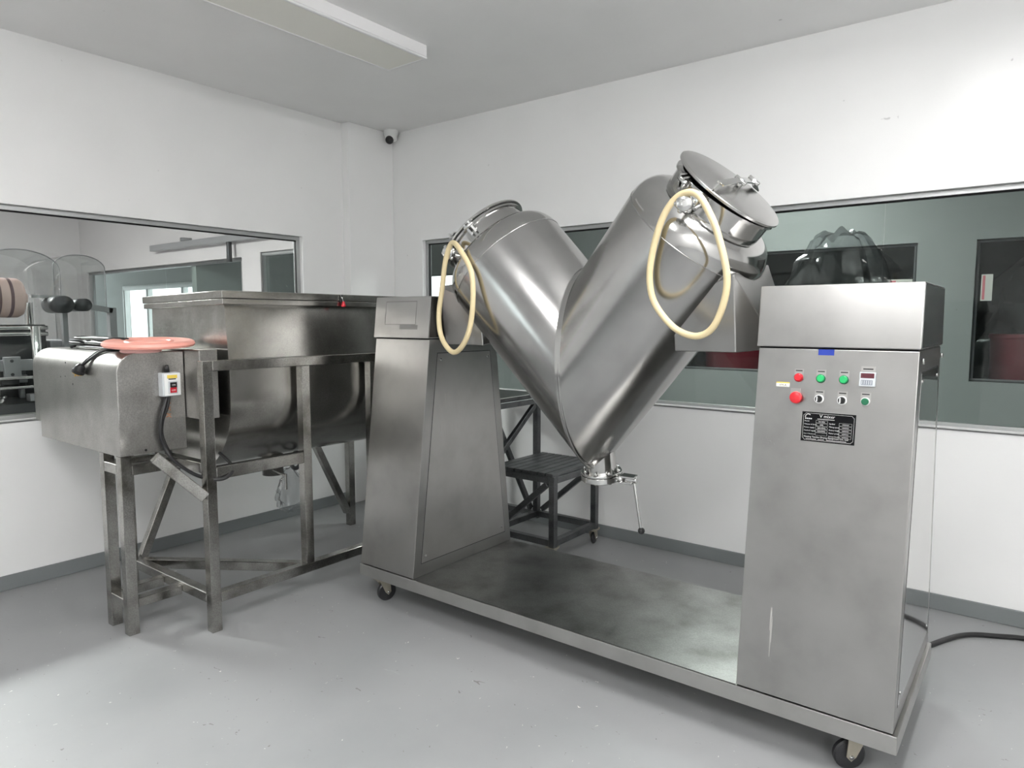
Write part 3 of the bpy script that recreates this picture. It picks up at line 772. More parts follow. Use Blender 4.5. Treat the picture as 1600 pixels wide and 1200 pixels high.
text('lettering', 'VM-A', 0.0105, 'ink', t, fp(-0.7195, 1.2705, 0.0007), EX, LEAN, 'CENTER', 0.0001)

# nameplate
PX0, PX1, PZ0, PZ1 = -0.648, -0.479, 1.088, 1.188
npz = slab('nameplate', 'plate_b', PX0, PX1, PZ0, PZ1, 0.0010); npz['label'] = 'black nameplate reading V mixer with silver print'
def line(pts, w=0.0008):
    b = nb()
    for (a, c), (d, e_) in zip(pts[:-1], pts[1:]): bar(b, fp(a, c, 0.0011), fp(d, e_, 0.0011), w, 0.0004, up=NRM)
    return obj('border', b, 'print_w', npz, 0)
i, k = 0.005, 0.012
line([(PX0+k, PZ1-i), (PX1-k, PZ1-i), (PX1-k+0.003, PZ1-i-0.004), (PX1-i, PZ1-k), (PX1-i, PZ0+k), (PX1-k+0.003, PZ0+i+0.004), (PX1-k, PZ0+i), (PX0+k, PZ0+i), (PX0+k-0.003, PZ0+i+0.004), (PX0+i, PZ0+k), (PX0+i, PZ1-k), (PX0+k-0.003, PZ1-i-0.004), (PX0+k, PZ1-i)])
def tx(s, x, z, size, al='LEFT'): return text('lettering', s, size, 'print_w', npz, fp(x, z, 0.0011), EX, LEAN, al, 0.0002)
tx('V mixer', (PX0+PX1)/2 - 0.004, 1.1705, 0.0150, 'CENTER')
for kx, s_, v_ in ((0, 'Model', 'VH-500L'), (1, 'Volume of drum', '500L'), (2, 'Power supply', '380V/50Hz'), (3, 'Control supply', '220V/50Hz'), (4, 'Date of Manufacture', None)):
    z_ = 1.1545 - 0.0105*kx
    tx(s_, PX0+0.0085, z_, 0.0062 if kx < 4 else 0.0045)
    line([(PX0+0.046, z_-0.002), (PX0+0.083, z_-0.002), (PX0+0.083, z_+0.0065), (PX0+0.046, z_+0.0065), (PX0+0.046, z_-0.002)], 0.0004)
    if v_: tx(v_, PX0+0.0645, z_, 0.0058, 'CENTER')
for kx, s_ in enumerate(('Symbol', 'Mixing speed', 'Rotary height', 'Motor power', 'Factory Number')):
    z_ = 1.1505 - 0.0105*kx
    tx(s_, PX0+0.088, z_, 0.0062 if kx < 4 else 0.0055)
    line([(PX1-0.050, z_-0.002), (PX1-0.011, z_-0.002), (PX1-0.011, z_+0.0065), (PX1-0.050, z_+0.0065), (PX1-0.050, z_-0.002)], 0.0004)
    line([(PX1-0.040, z_+0.002), (PX1-0.020, z_+0.002)], 0.0013)
tx('Nanjing Yaotian Drying Equipment Co., Ltd', PX0+0.009, 1.1015, 0.0080)
line([(PX0+0.016, 1.0965), (PX0+0.05, 1.0965)], 0.0012); line([(PX0+0.055, 1.0965), (PX0+0.075, 1.0965)], 0.0012); line([(PX0+0.082, 1.0965), (PX1-0.025, 1.0965)], 0.0014)
line([(PX0+0.050, 1.1655), (PX0+0.104, 1.1655)], 0.0016)
b = nb()
arc = [fp(PX0+0.020+0.009*math.cos(a), 1.171+0.009*math.sin(a), 0.0013) for a in [PI*0.25+PI*0.85*q/10 for q in range(11)]]
for p, q in zip(arc[:-1], arc[1:]): bar(b, p, q, 0.0022, 0.0004, up=NRM)
for q in range(4): bar(b, fp(PX0+0.0105+q*0.0058, 1.165, 0.0012), fp(PX0+0.0145+q*0.0058, 1.165, 0.0012), 0.004, 0.0004, up=NRM)
obj('emblem', b, 'print_w', npz, 0)

# dried drip marks on the cabinets
def drip_front(x, z0, z1, w): slab('drip_mark', 'drip', x-w/2, x+w/2, z0, z1, 0.0004, cabR)
for x, z0, z1, w in ((-0.705, 0.42, 0.50, 0.005), (-0.703, 0.33, 0.45, 0.003), (-0.700, 0.38, 0.47, 0.002)): drip_front(x, z0, z1, w)
rd = random.Random(5)
for k in range(26):
    y = rd.uniform(2.57, 2.78); z1 = rd.uniform(0.92, 1.13); h = rd.uniform(0.02, 0.09)
    bx('drip_mark', 'drip', cabL, -2.4504, -2.4500, y, y+rd.uniform(0.002, 0.004), z1-h, z1)

# cream hoses hung over the hand nuts
hR = [(-1.040,2.36,1.950),(-1.090,2.365,1.928),(-1.138,2.37,1.86),(-1.178,2.38,1.74),(-1.19,2.39,1.64),(-1.168,2.40,1.555),(-1.09,2.40,1.47),(-1.00,2.40,1.442),(-0.93,2.39,1.49),(-0.888,2.375,1.63),(-0.918,2.36,1.79),(-0.958,2.355,1.885),(-0.995,2.355,1.937)]
o = tb('rubber_hose', 'hose', None, hR, 0.0125, 14, True, 8); tag(o, 'cream rubber hose looped over the taller right arm', 'hose', 'hoses hung on the mixer')
hL = [(-2.243,2.445,1.862),(-2.290,2.45,1.785),(-2.318,2.455,1.66),(-2.343,2.455,1.52),(-2.318,2.45,1.41),(-2.225,2.43,1.347),(-2.132,2.41,1.405),(-2.082,2.40,1.53),(-2.078,2.395,1.705),(-2.150,2.405,1.812)]
o = tb('rubber_hose', 'hose', None, hL, 0.0125, 14, True, 8); tag(o, 'cream rubber hose looped over the shorter left arm', 'hose', 'hoses hung on the mixer')

# mains cable leaving the control cabinet
o = tb('power_cable', 'cable', None, [(-0.45, 3.20, 0.22), (-0.43, 3.26, 0.14), (-0.42, 3.36, 0.03), (-0.38, 3.50, 0.012), (-0.24, 3.79, 0.012), (-0.1, 3.89, 0.012), (0.05, 3.95, 0.012), (0.4, 4.0, 0.012), (1.0, 3.95, 0.012)], 0.012, 10)
tag(o, 'thick black power cable on the floor right of the mixer', 'cable')

# ---------------------------------------------------------------- ribbon mixer
rm = thing('ribbon_mixer', (-3.545, 2.4, 0), 'worn stainless trough mixer on a tall steel frame', 'mixer')
FX1, FX0, FY0, FY1, T = -3.085, -4.005, 1.65, 3.24, 0.05
def post(x, y, z0, z1, nm='leg', w=T): return bx(nm, 'frame', rm, x-w/2, x+w/2, y-w/2, y+w/2, z0, z1, 0.003)
xf, xb, yn, yfar = FX1-T/2, FX0+T/2, FY0+T/2, FY1-T/2
for x in (xf, xb):
    for y in (yn, yfar): post(x, y, 0.0, 1.31 if x == xf or True else 0.8)
for y in (2.215, 2.68): post(xf, y, 0.19, 1.26, 'upright')
def rail(p0, p1, nm='rail', w=T, h=T): return brr(nm, 'frame', rm, p0, p1, w, h)
rail((xf, FY0+T, 1.285), (xf, FY1-T, 1.285)); rail((xb, FY0+T, 1.285), (xb, FY1-T, 1.285))
rail((xf, FY0+T, 0.772), (xf, 2.19, 0.772), h=0.06); rail((xb, FY0+T, 0.772), (xb, FY1-T, 0.772), h=0.06)
rail((xf, FY0+T, 0.165), (xf, FY1-T, 0.165)); 
rail((xb+T/2, yn, 0.165), (xf-T/2, yn, 0.165), 'cross_rail')
rail((xb+T/2, yn, 0.80), (xf-T/2, yn, 0.80), 'cross_rail')
rail((xb+T/2, yfar, 0.80), (xf-T/2, yfar, 0.80), 'cross_rail')
rail((xb+0.10, yn+0.02, 0.166), (xf-0.02, 2.20, 0.166), 'floor_brace')
rail((xb, yn+0.03, 0.10), (xb, yn+0.335, 0.80), 'side_brace', 0.045, 0.045)
rail((xb, yfar-0.03, 0.10), (xb, yfar-0.375, 0.80), 'side_brace', 0.045, 0.045)
# drive support in front of the frame
xA, xB, yA = -3.576, -3.393, 1.415
for x in (xA, xB): post(x, yA, 0.0, 0.865)
rail((xA+T/2, yA, 0.150), (xB-T/2, yA, 0.150), 'cross_rail', h=0.045); rail((xA+T/2, yA, 0.80), (xB-T/2, yA, 0.80), 'cross_rail')
for x in (xA, xB):
    rail((x, yA+T/2, 0.150), (x, yn-T/2, 0.150), 'stretcher', h=0.045)
    rail((x, yA+T/2, 0.795), (x, yn-T/2, 0.795), 'stretcher')
rail((xf, yn-T/2, 0.665), (xf-0.06, 1.455, 0.880), 'gearbox_brace')

# trough
cx_, cz_, Rt, ye0, ye1 = -3.545, 1.105, 0.384, 1.83, 3.12
prof = [(cx_+Rt-0.030, 1.578), (cx_+Rt-0.006, 1.32), (cx_+Rt, 1.24)] + [(cx_+Rt*math.cos(a), cz_+Rt*math.sin(a)) for a in [-PI*q/28 for q in range(29)]] + [(cx_-Rt, 1.24), (cx_-Rt+0.006, 1.32), (cx_-Rt+0.010, 1.578)]
b = nb()
A = [b.verts.new((x, ye0, z)) for x, z in prof]; B = [b.verts.new((x, ye1, z)) for x, z in prof]
for q in range(len(prof)-1): b.faces.new((A[q], A[q+1], B[q+1], B[q]))
b.faces.new(A[::-1]); b.faces.new(B); b.faces.new((A[-1], A[0], B[0], B[-1]))
bmesh.ops.recalc_face_normals(b, faces=b.faces)
tub = obj('trough', b, 'old', rm, 30); tub['label'] = 'U-shaped steel trough'
# folded edge of the end plate
for yy, nm in ((ye0-0.004, 'end_plate'), (ye1, 'end_plate')):
    b = nb(); prism(b, [(x + (0.006 if x > cx_ else -0.006), yy, z - (0.006 if z < cz_ else 0)) for x, z in prof], (0, 0.004, 0)); obj(nm, b, 'old', tub, 20)
rx0, rx1, ry0, ry1 = -3.945, -3.134, 1.79, 3.16
dip = 0.016
def rimbox(nm, z0, z1, g, mat):
    b = nb()
    hexa(b, [(rx0-g, ry0-g, z0-dip), (rx1+g, ry0-g, z0), (rx1+g, ry1+g, z0), (rx0-g, ry1+g, z0-dip), (rx0-g, ry0-g, z1-dip), (rx1+g, ry0-g, z1), (rx1+g, ry1+g, z1), (rx0-g, ry1+g, z1-dip)])
    bevel(b, 0.003, 2); return obj(nm, b, mat, rm, 30)
rimbox('trough_rim', 1.576, 1.603, 0.0, 'old')
rimbox('trough_lid', 1.605, 1.642, 0.004, 'old')
# latch with red tag
b = nb(); box(b, rx1+0.004, rx1+0.012, 2.484, 2.502, 1.600, 1.640); lt = obj('latch', b, 'black_p', rm)
tb('latch_hook', 'chrome', lt, [(rx1+0.012, 2.488, 1.628), (rx1+0.020, 2.488, 1.622), (rx1+0.020, 2.496, 1.600), (rx1+0.018, 2.500, 1.598)], 0.003, 8)
b = nb(); lathe(b, (rx1+0.018, 2.498, 1.606), (0, 0, -1), [(0, 0), (0.002, 0.006), (0.014, 0.009), (0.026, 0.013), (0.032, 0.010), (0.034, 0)], 16); obj('latch_knob', b, 'dred', lt, 60)
# near shaft bearing between cover and trough
b = nb(); cyl(b, (cx_, 1.70, cz_), (cx_, ye0-0.004, cz_), 0.045); cyl(b, (cx_, 1.755, cz_), (cx_, 1.80, cz_), 0.10); obj('shaft_bearing', b, 'mach', rm, 40)
# outlet valve under the trough
ov = cy('outlet', 'frame', rm, (-3.545, 2.30, 0.60), (-3.545, 2.30, 0.735), 0.06)
tb('outlet_ring', 'mach', ov, [(-3.36+0.045*math.cos(a), 2.33+0.01*math.sin(a), 0.70+0.045*math.sin(a)) for a in [2*PI*q/16 for q in range(16)]], 0.012, 8, True, 0)
brr('outlet_handle', 'frame', ov, (-3.48, 2.26, 0.64), (-3.30, 2.22, 0.64), 0.014, 0.014)
brr('outlet_handle', 'frame', ov, (-3.30, 2.22, 0.65), (-3.30, 2.22, 0.56), 0.012, 0.012)

# drive cover: rounded front-top edge, stepped left end
GX1, GX0, GX0L, GY0, GY1, GZ0, GZ1, GR = -3.352, -4.405, -4.315, 1.385, 1.70, 0.868, 1.348, 0.095
def cover_yz(zb):
    p = [(GY0, zb)] + [(GY0+GR-GR*math.cos(a), GZ1-GR+GR*math.sin(a)) for a in [PI/2*q/10 for q in range(11)]] + [(GY1, GZ1), (GY1, zb)]
    return p
b = nb()
prism(b, [(GX1, y, z) for y, z in cover_yz(GZ0)], (GX0L-GX1, 0, 0))
bmesh.ops.bevel(b, geom=[e for e in b.edges if abs(e.verts[0].co.x-e.verts[1].co.x) < 1e-4], offset=0.006, segments=2, affect='EDGES', profile=0.5)
gc = obj('drive_cover', b, 'gear', rm, 40); gc['label'] = 'rounded grey steel cover over the drive'
b = nb(); prism(b, [(GX0L+0.004, y, z) for y, z in cover_yz(0.955)], (GX0-GX0L, 0, 0))
bmesh.ops.bevel(b, geom=[e for e in b.edges if min(e.verts[0].co.x, e.verts[1].co.x) < GX0+0.05 and abs(e.verts[0].co.x-e.verts[1].co.x) < 1e-4], offset=0.02, segments=3, affect='EDGES', profile=0.5)
obj('cover_end', b, 'gear', gc, 40)
b = nb(); box(b, GX1-0.30, -3.205, 1.702, 1.795, 1.02, 1.356); bevel(b, 0.003, 1); obj('chain_guard', b, 'gear', gc)
cy('cover_hole', 'black_p', gc, (-3.85, GY0-0.001, 1.18), (-3.85, GY0+0.002, 1.18), 0.005, seg=10)
for x, z in ((-4.0, 1.21), (-3.94, 1.215), (-3.93, 1.285)): cy('cover_hole', 'mach', gc, (x, GY0-0.0006, z), (x, GY0+0.002, z), 0.004, seg=8)
cy('cover_hole', 'black_p', gc, (GX1-0.002, 1.50, 0.885), (GX1+0.001, 1.50, 0.885), 0.006, seg=10)

# ON/OFF switch box on the cover side
SX = GX1
def sb(nm, mat, y0, y1, z0, z1, x0, x1, par, bev=0.0): return bx(nm, mat, par, SX+x0, SX+x1, y0, y1, z0, z1, bev)
sw = sb('switch_box', 'grey_p', 1.570, 1.658, 1.135, 1.250, 0.0, 0.045, rm, 0.006); sw['label'] = 'pale grey ON/OFF switch box'
sb('switch_face', 'white_p', 1.578, 1.656, 1.140, 1.246, 0.045, 0.049, sw, 0.0015)
sb('switch_label', 'yellow', 1.592, 1.640, 1.222, 1.238, 0.049, 0.0496, sw)
sb('switch_label', 'ink', 1.598, 1.634, 1.216, 1.221, 0.049, 0.0496, sw)
sb('rocker_frame', 'grey_p', 1.595, 1.640, 1.148, 1.208, 0.049, 0.053, sw, 0.002)
sb('rocker_on', 'black_p', 1.602, 1.633, 1.179, 1.203, 0.053, 0.059, sw, 0.001)
sb('rocker_off', 'dred', 1.602, 1.633, 1.153, 1.178, 0.053, 0.056, sw, 0.001)
text('lettering', 'ON', 0.011, 'white_p', sw, (SX+0.0592, 1.6175, 1.187), (0, 1, 0), (0, 0, 1), 'CENTER', 0.0002)
text('lettering', 'OFF', 0.011, 'white_p', sw, (SX+0.0562, 1.6175, 1.161), (0, 1, 0), (0, 0, 1), 'CENTER', 0.0002)
cy('cable_gland', 'black_p', sw, (SX+0.02, 1.607, 1.249), (SX+0.02, 1.607, 1.285), 0.013, 0.007, 14)
tb('switch_cable', 'cable', sw, [(SX+0.02, 1.603, 1.137), (SX+0.025, 1.585, 1.09), (SX+0.03, 1.565, 1.03), (SX+0.03, 1.558, 0.95), (SX+0.04, 1.58, 0.87), (SX+0.10, 1.60, 0.815), (SX+0.20, 1.64, 0.765), (SX+0.272, 1.70, 0.745), (SX+0.274, 1.76, 0.755), (SX+0.23, 1.80, 0.79), (SX+0.12, 1.80, 0.84)], 0.0085, 10)
tb('switch_cable', 'cable', sw, [(SX+0.02, 1.612, 1.137), (SX+0.02, 1.60, 1.08), (SX+0.015, 1.578, 1.02), (SX+0.012, 1.573, 0.95), (SX+0.02, 1.592, 0.88), (SX+0.0, 1.62, 0.85)], 0.0075, 10)
# smeared orange marker strokes below the switch
b = nb()
for k in range(5):
    z = 1.10 - 0.017*k
    bar(b, (SX+0.0006, 1.603, z), (SX+0.0006, 1.618, z+0.006*(-1)**k), 0.0012, 0.004); bar(b, (SX+0.0006, 1.618, z+0.006*(-1)**k), (SX+0.0006, 1.626, z-0.004), 0.0012, 0.003)
obj('marker_strokes', b, 'rust', gc, 0)

# ---------------------------------------------------------------- things on and under the ribbon mixer
bl = thing('bucket_lid', (-3.43, 1.575, GZ1), 'round salmon-pink plastic bucket lid lying on the drive cover', 'lid')
b = nb(); lathe(b, (-3.43, 1.575, GZ1+0.028), (0.05, -0.03, 1), [(0, 0), (0, 0.17), (-0.004, 0.175), (0.0, 0.196), (0.010, 0.203), (0.022, 0.199), (0.028, 0.187), (0.026, 0.168), (0.021, 0.158), (0.021, 0.108), (0.027, 0.103), (0.027, 0.094), (0.021, 0.089), (0.022, 0.036), (0.028, 0.027), (0.028, 0)], 64); obj('disc', b, 'pink', bl, 40)
b = nb(); lathe(b, (-3.42, 1.53, GZ1), (0.05, -0.03, 1), [(0, 0), (0, 0.085), (0.004, 0.09), (0.026, 0.08), (0.026, 0)], 40); obj('spout_cap', b, 'pink2', bl, 40)
ec = thing('extension_cord', (-3.85, 1.53, GZ1), 'coiled black extension cord with orange plug face on the drive cover', 'cord')
pts = []
random.seed(3)
for k in range(10):
    x0, x1 = -4.08+random.uniform(-0.08, 0.10), -3.62+random.uniform(-0.05, 0.02)
    yo = 1.485+0.02*(k % 4); z = GZ1+0.008+0.012*(k//2)
    pts += [(x0, yo, z), (x0-0.025, yo+0.03, z+0.004), (x0+0.02, yo+0.065, z+0.003), ((x0+x1)/2, yo+0.05, z+0.004), (x1, yo+0.05, z), (x1+0.02, yo+0.02, z+0.003), (x1-0.02, yo-0.01, z+0.004), ((x0+x1)/2, yo+0.0, z+0.004)]
tb('cord', 'cable', ec, pts, 0.0075, 8, False, 5)
pl = [(-3.58, 1.53, GZ1+0.030), (-3.61, 1.49, GZ1+0.022), (-3.64, 1.43, GZ1-0.002), (-3.665, 1.392, GZ1-0.035), (-3.68, 1.370, GZ1-0.066)]
tb('plug_lead', 'cable', ec, pl, 0.0075, 8); tb('plug_lead', 'cable', ec, [V(p)+V((0.016, 0.004, 0.0)) for p in pl[:-1]] + [pl[-1]], 0.0065, 8)
pd = V((-0.42, -0.25, -0.87)).normalized(); p0 = V((-3.678, 1.366, GZ1-0.062))
b = nb(); lathe(b, p0, pd, [(0, 0), (0, 0.013), (0.012, 0.022), (0.030, 0.024), (0.034, 0.0285), (0.046, 0.0285), (0.047, 0)], 24); pg = obj('plug', b, 'black_p', ec, 40)
b = nb(); lathe(b, p0+pd*0.0472, pd, [(0, 0), (0, 0.025), (0.003, 0.024), (0.003, 0)], 24); obj('plug_face', b, 'brass', pg, 40)
_, s_, u_ = basis(pd)
for k in (-1, 1): brr('plug_pin', 'brass', pg, p0+pd*0.05+s_*0.009*k, p0+pd*0.066+s_*0.009*k, 0.006, 0.002, bev=0)
# clear plastic bag hanging at the outlet
b = nb()
bmesh.ops.create_icosphere(b, subdivisions=4, radius=1)
for v in b.verts:
    c = v.co.copy(); w = 0.5 + 0.5*(1-c.z)/2
    n_ = noise.noise(c*3.0)*0.35 + noise.noise(c*8)*0.18
    v.co = V((-3.33 + c.x*0.05*w*(1+n_), 2.27 + c.y*0.11*w*(1+n_), 0.55 + c.z*0.125*(1+n_*0.4)))
o = obj('plastic_bag', b, 'film', None, 12); tag(o, 'crumpled clear plastic bag hanging under the trough', 'bag')

# ---------------------------------------------------------------- wheeled steps behind the mixer
stp = thing('step_ladder', (-2.75, 3.67, 0), 'dark steel wheeled platform steps against the back wall', 'steps')
sx1, sx0, sy0, sy1 = -2.305, -3.40, 3.405, 3.935
Q = 0.04
def sp(x, y, z0, z1): return bx('leg', 'stair', stp, x-Q/2, x+Q/2, y-Q/2, y+Q/2, z0, z1, 0.002)
def sr(nm, p0, p1, w=Q, h=Q): return brr(nm, 'stair', stp, p0, p1, w, h, bev=0.002)
ya, yb_ = sy0+Q/2, sy1-Q/2; xm_ = -2.80
for y in (ya, yb_):
    sp(sx1-Q/2, y, 0.10, 0.55); sp(xm_, y, 0.10, 0.96); sp(sx0+Q/2, y, 0.10, 0.96)
    sr('bottom_rail', (sx0+Q, y, 0.135), (xm_-Q/2, y, 0.135)); sr('bottom_rail', (xm_+Q/2, y, 0.135), (sx1-Q, y, 0.135))
    sr('tread_rail', (xm_+Q/2, y, 0.527), (sx1-Q, y, 0.527)); sr('platform_rail', (sx0+Q, y, 0.94), (xm_-Q/2, y, 0.94))
    sr('brace', (sx1-0.06, y, 0.50), (xm_+0.05, y, 0.17), 0.035, 0.035)
for x in (sx1-Q/2, xm_, sx0+Q/2): sr('cross_rail', (x, ya+Q/2, 0.135), (x, yb_-Q/2, 0.135))
sr('cross_rail', (sx1-Q/2, ya+Q/2, 0.527), (sx1-Q/2, yb_-Q/2, 0.527)); sr('cross_rail', (xm_, ya+Q/2, 0.94), (xm_, yb_-Q/2, 0.94))
sr('cross_brace', (xm_, yb_-0.03, 0.91), (xm_, ya+0.05, 0.60), 0.03, 0.035); sr('cross_brace', (xm_-0.032, ya+0.03, 0.92), (xm_-0.032, yb_-0.03, 0.17), 0.03, 0.035)
slat0 = None
def slats(x0, x1, z):
    global slat0
    n_ = max(1, round((x1-x0)/0.056)); st_ = (x1-x0)/n_
    for k in range(n_):
        if slat0 is None:
            slat0 = bx('tread_slat', 'stair', stp, x0, x0+st_-0.007, sy0-0.012, sy1+0.012, z, z+0.022, 0.003); ref = (x0, z)
            slat0['ref'] = 0; slats.ref = ref; continue
        c = slat0.copy(); COL.objects.link(c); c.parent = stp
        c.location = slat0.location + V((x0 + st_*k - slats.ref[0], 0, z - slats.ref[1]))
slats(xm_+0.026, sx1+0.004, 0.55)
slats(sx0, xm_+0.02, 0.965)
bx('platform_plate', 'cab', stp, sx0, xm_+0.024, sy0-0.012, sy1+0.012, 0.988, 0.992)
for x, y in ((sx1-0.03, ya), (sx1-0.03, yb_), (sx0+0.03, ya), (sx0+0.03, yb_)): caster(stp, x, y, 0.112, 0.042, math.radians(100), 0.022)

# ---------------------------------------------------------------- equipment in the room beyond the left window
pm = thing('packaging_machine', (-5.4, 1.6, 0), 'dark packaging machine of rods and plates beyond the left window', 'machine')
bx('bench', 'mach3', pm, -6.2, -5.0, 0.6, 1.95, 0.0, 0.93, 0.01)
bx('deck', 'mach', pm, -6.2, -4.95, 0.6, 2.45, 0.93, 0.99, 0.006)
bx('rear_block', 'mach', pm, -6.1, -5.45, 0.7, 2.3, 0.99, 1.30, 0.01)
bx('control_block', 'mach2', pm, -5.8, -5.35, 1.80, 2.25, 1.02, 1.36, 0.01)
bx('drive_block', 'mach', pm, -5.36, -5.2, 1.98, 2.25, 1.10, 1.26, 0.008)
cy('chrome_post', 'chrome', pm, (-5.12, 1.645, 0.95), (-5.12, 1.645, 1.46), 0.028)
cy('chrome_post', 'chrome', pm, (-5.55, 1.75, 0.95), (-5.55, 1.75, 1.62), 0.025)
for z in (1.41, 1.45): cy('cross_rod', 'chrome', pm, (-5.14, 1.0, z), (-5.14, 1.72, z), 0.013, seg=14)
for z in (1.08, 1.14): cy('cross_rod', 'chrome', pm, (-5.05, 0.9, z), (-5.05, 1.75, z), 0.010, seg=12)
bx('slide_plate', 'mach2', pm, -5.16, -5.13, 1.40, 1.76, 1.18, 1.25, 0.003)
bx('slide_block', 'mach2', pm, -5.13, -5.10, 1.46, 1.55, 1.14, 1.27, 0.003)
for z in (1.16, 1.245): cy('slide_bolt', 'mach', pm, (-5.10, 1.50, z), (-5.094, 1.50, z), 0.01, seg=8)
for y, z, r in ((1.70, 1.08, 0.06), (1.64, 1.03, 0.05), (1.40, 1.05, 0.055)):
    b = nb(); lathe(b, (-5.05, y, z-0.09), (0, 0, 1), [(0, 0), (0, r), (0.025, r), (0.03, r*0.75), (0.06, r*0.75), (0.065, r*0.9), (0.075, r*0.9), (0.08, 0.012), (0.15, 0.010), (0.15, 0)], 24); obj('feed_cup', b, 'chrome', pm, 40)
bx('tool_plate', 'mach2', pm, -5.05, -4.98, 1.55, 1.80, 0.995, 1.04, 0.004)
b = nb(); bar(b, (-5.2, 1.95, 1.60), (-5.2, 2.14, 1.565), 0.05, 0.035); bar(b, (-5.2, 2.14, 1.585), (-5.2, 2.14, 1.30), 0.05, 0.045, up=(0, 1, 0)); obj('roller_arm', b, 'mach2', pm)
cy('guide_roller', 'mach', pm, (-5.3, 1.93, 1.60), (-5.08, 1.93, 1.60), 0.042)
cy('guide_roller', 'mach', pm, (-5.3, 1.80, 1.60), (-5.05, 1.80, 1.60), 0.055)
b = nb(); bar(b, (-5.28, 1.68, 1.655), (-5.28, 1.88, 1.655), 0.04, 0.02); bar(b, (-5.28, 1.87, 1.655), (-5.28, 1.87, 1.0), 0.04, 0.03, up=(0, 1, 0)); obj('reel_bracket', b, 'mach2', pm)
for k in range(3): bx('linear_rail', 'mach2', pm, -5.22, -5.19, 1.95, 2.20, 1.335-0.03*k, 1.347-0.03*k)
b = nb(); lathe(b, (-5.22, 1.28, 1.64), (0, 1, 0), [(0, 0), (0, 0.10), (0.01, 0.125), (0.30, 0.125), (0.325, 0.11), (0.33, 0.03), (0.36, 0.03), (0.36, 0)], 32)
fr = obj('film_reel', b, 'reel', None, 40); tag(fr, 'printed reel of packaging film held above the dark machine', 'film reel')
for k, (y, a) in enumerate(((1.33, 0.5), (1.38, 1.4), (1.46, -0.2), (1.52, 0.9), (1.43, 2.3))):
    b = nb(); lathe(b, (-5.22, y, 1.64), (0, 1, 0), [(0, 0.12), (0, 0.1258), (0.012+0.006*(k % 2), 0.1258), (0.012+0.006*(k % 2), 0.12)], 32, True); obj('printed_band', b, 'reel2', fr, 40)
def hood(y0, y1, ztop, x):
    r = (y1-y0)/2; yc = (y0+y1)/2
    outline = [(y0, 1.30)] + [(yc - r*math.cos(a), ztop - 0.55*r + 0.55*r*math.sin(a)) for a in [PI*q/20 for q in range(21)]] + [(y1, 1.30)]
    b = nb(); prism(b, [(x, y, z) for y, z in outline], (0.008, 0, 0)); g = obj('acrylic_guard', b, 'clear', pm, 0); g['label'] = 'clear curved acrylic guard'
    b = nb(); A = [b.verts.new((x, y, z)) for y, z in outline]; B = [b.verts.new((x-0.5, y, z)) for y, z in outline]
    for q in range(len(outline)-1): b.faces.new((A[q], A[q+1], B[q+1], B[q]))
    obj('curved_cover', b, 'clear', g, 60)
    tb('edge_trim', 'mach2', g, [(x+0.004, y, z) for y, z in outline], 0.004, 6, False, 0)
hood(1.45, 1.92, 1.97, -5.46)
hood(1.93, 2.27, 1.97, -5.60)
# small mechanical clutter on the deck
rr_ = random.Random(11)
for k in range(26):
    y = rr_.uniform(1.0, 1.78); x = rr_.uniform(-5.38, -5.12); z = 0.99 + rr_.choice((0.0, 0.10, 0.18, 0.26))*1.0
    w_ = rr_.uniform(0.02, 0.05); h_ = rr_.uniform(0.05, 0.13); mt = rr_.choice(('mach', 'mach', 'mach', 'mach2', 'chrome'))
    if k % 2: bx('bracket', mt, pm, x-w_, x+w_, y-w_*1.3, y+w_*1.3, z, z+h_, 0.003)
    else: cy('spindle', mt, pm, (x, y, z-0.02), (x, y, z+h_*1.3), w_*0.6, seg=14)
for y in (1.12, 1.30, 1.47): cy('tie_rod', 'mach2', pm, (-5.30, y, 0.99), (-5.30, y, 1.46), 0.012, seg=12)
bx('side_plate', 'mach', pm, -5.44, -5.41, 0.9, 1.80, 0.99, 1.47, 0.004)

# ---------------------------------------------------------------- things beyond the back window
def drape(name, mat, cx, cy_, zt, hw, hd, label, seed, zb=0.0, flare=1.7):
    b = nb(); seg, rows = 56, 26; rings = []
    for j in range(rows+1):
        t = j/rows; z = zt + (zb-zt)*(t**1.25)
        f = 0.30 + 0.62*(1-math.exp(-7*t)) + 0.12*t*flare
        ring = []
        for i in range(seg):
            a = 2*PI*i/seg
            n_ = noise.noise(V((math.cos(a)*2.3, math.sin(a)*2.3, seed+t*2.2)))*0.34 + noise.noise(V((math.cos(a)*5, math.sin(a)*5, seed+t*7)))*0.16
            q = max(0.02, f*(1+n_))
            ring.append(b.verts.new((cx+hw*math.cos(a)*q, cy_+hd*math.sin(a)*q, z + 0.09*noise.noise(V((math.cos(a)*1.6, math.sin(a)*1.6, seed+j*0.5))) if j < rows else zb)))
        rings.append(ring)
    for r0, r1_ in zip(rings[:-1], rings[1:]):
        for i in range(seg): b.faces.new((r0[i], r0[(i+1) % seg], r1_[(i+1) % seg], r1_[i]))
    b.faces.new(rings[0]); bmesh.ops.recalc_face_normals(b, faces=b.faces)
    o = obj(name, b, mat, None, 25); return tag(o, label, 'plastic sheet')
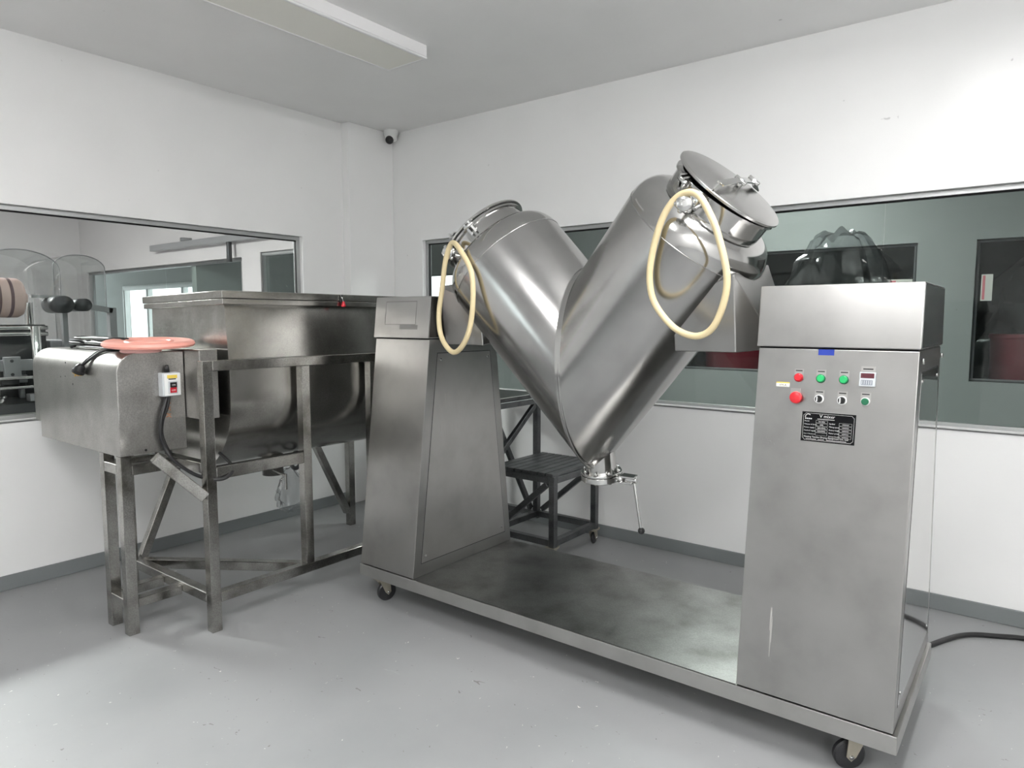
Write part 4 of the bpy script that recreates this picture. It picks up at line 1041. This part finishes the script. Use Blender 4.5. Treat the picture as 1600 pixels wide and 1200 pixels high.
drape('plastic_cover', 'film', -1.19, 5.25, 2.10, 0.38, 0.33, 'clear plastic sheet draped over equipment behind the control cabinet', 3.3)
mc = thing('covered_machine', (-1.17, 5.25, 0), 'dark machine under the clear plastic sheet', 'machine')
bx('body', 'mach', mc, -1.37, -0.97, 5.08, 5.42, 0, 1.45, 0.02); bx('head', 'mach', mc, -1.26, -1.08, 5.15, 5.35, 1.45, 1.75, 0.02)
drape('plastic_cover', 'tarp', 0.15, 8.75, 2.15, 0.75, 0.5, 'black plastic sheet over equipment at the right edge', 9.1)
drape('plastic_cover', 'tarp', -3.75, 8.3, 1.45, 0.42, 0.4, 'low black plastic sheet beside the red bins in the store', 5.7)
def red_bin(x, y, r, h, label, z=0.0):
    t = thing('bin', (x, y, z), label, 'bin', 'red bins in the store')
    b = nb(); lathe(b, (x, y, z), (0, 0, 1), [(0, 0), (0, r*0.85), (0.02, r*0.87), (h-0.04, r), (h-0.04, r*0.93), (0.03, r*0.8), (0.03, 0)], 36); obj('body', b, 'bin', t, 40)
    b = nb(); lathe(b, (x, y, z+h-0.04), (0, 0, 1), [(0, r*0.93), (0, r*1.04), (0.02, r*1.06), (0.04, r*1.03), (0.04, 0), (0.03, 0), (0.03, r*0.93)], 36); obj('lid', b, 'bin', t, 40)
red_bin(-2.78, 7.75, 0.33, 1.32, 'dark red bin seen between the right arm and control cabinet')
red_bin(-2.05, 7.85, 0.33, 1.30, 'dark red bin mostly hidden behind the control cabinet')
red_bin(-0.15, 7.42, 0.24, 1.38, 'dark red bin at the right edge of the picture')
def notice(x0, x1, z0, z1, label):
    t = thing('paper_notice', ((x0+x1)/2, 7.03, z0), label, 'notice', 'paper notices on the far glass')
    bx('sheet', 'paper', t, x0, x1, 7.030, 7.032, z0, z1)
    bx('print_stripe', 'pinkp', t, x0+(x1-x0)*0.12, x0+(x1-x0)*0.35, 7.029, 7.030, z0+0.01, z1-0.01)
notice(-0.455, -0.375, 1.66, 1.88, 'white notice with a red stripe on the glass at the right')
notice(-1.16, -0.96, 1.60, 1.86, 'pale notice just above the control cabinet top')
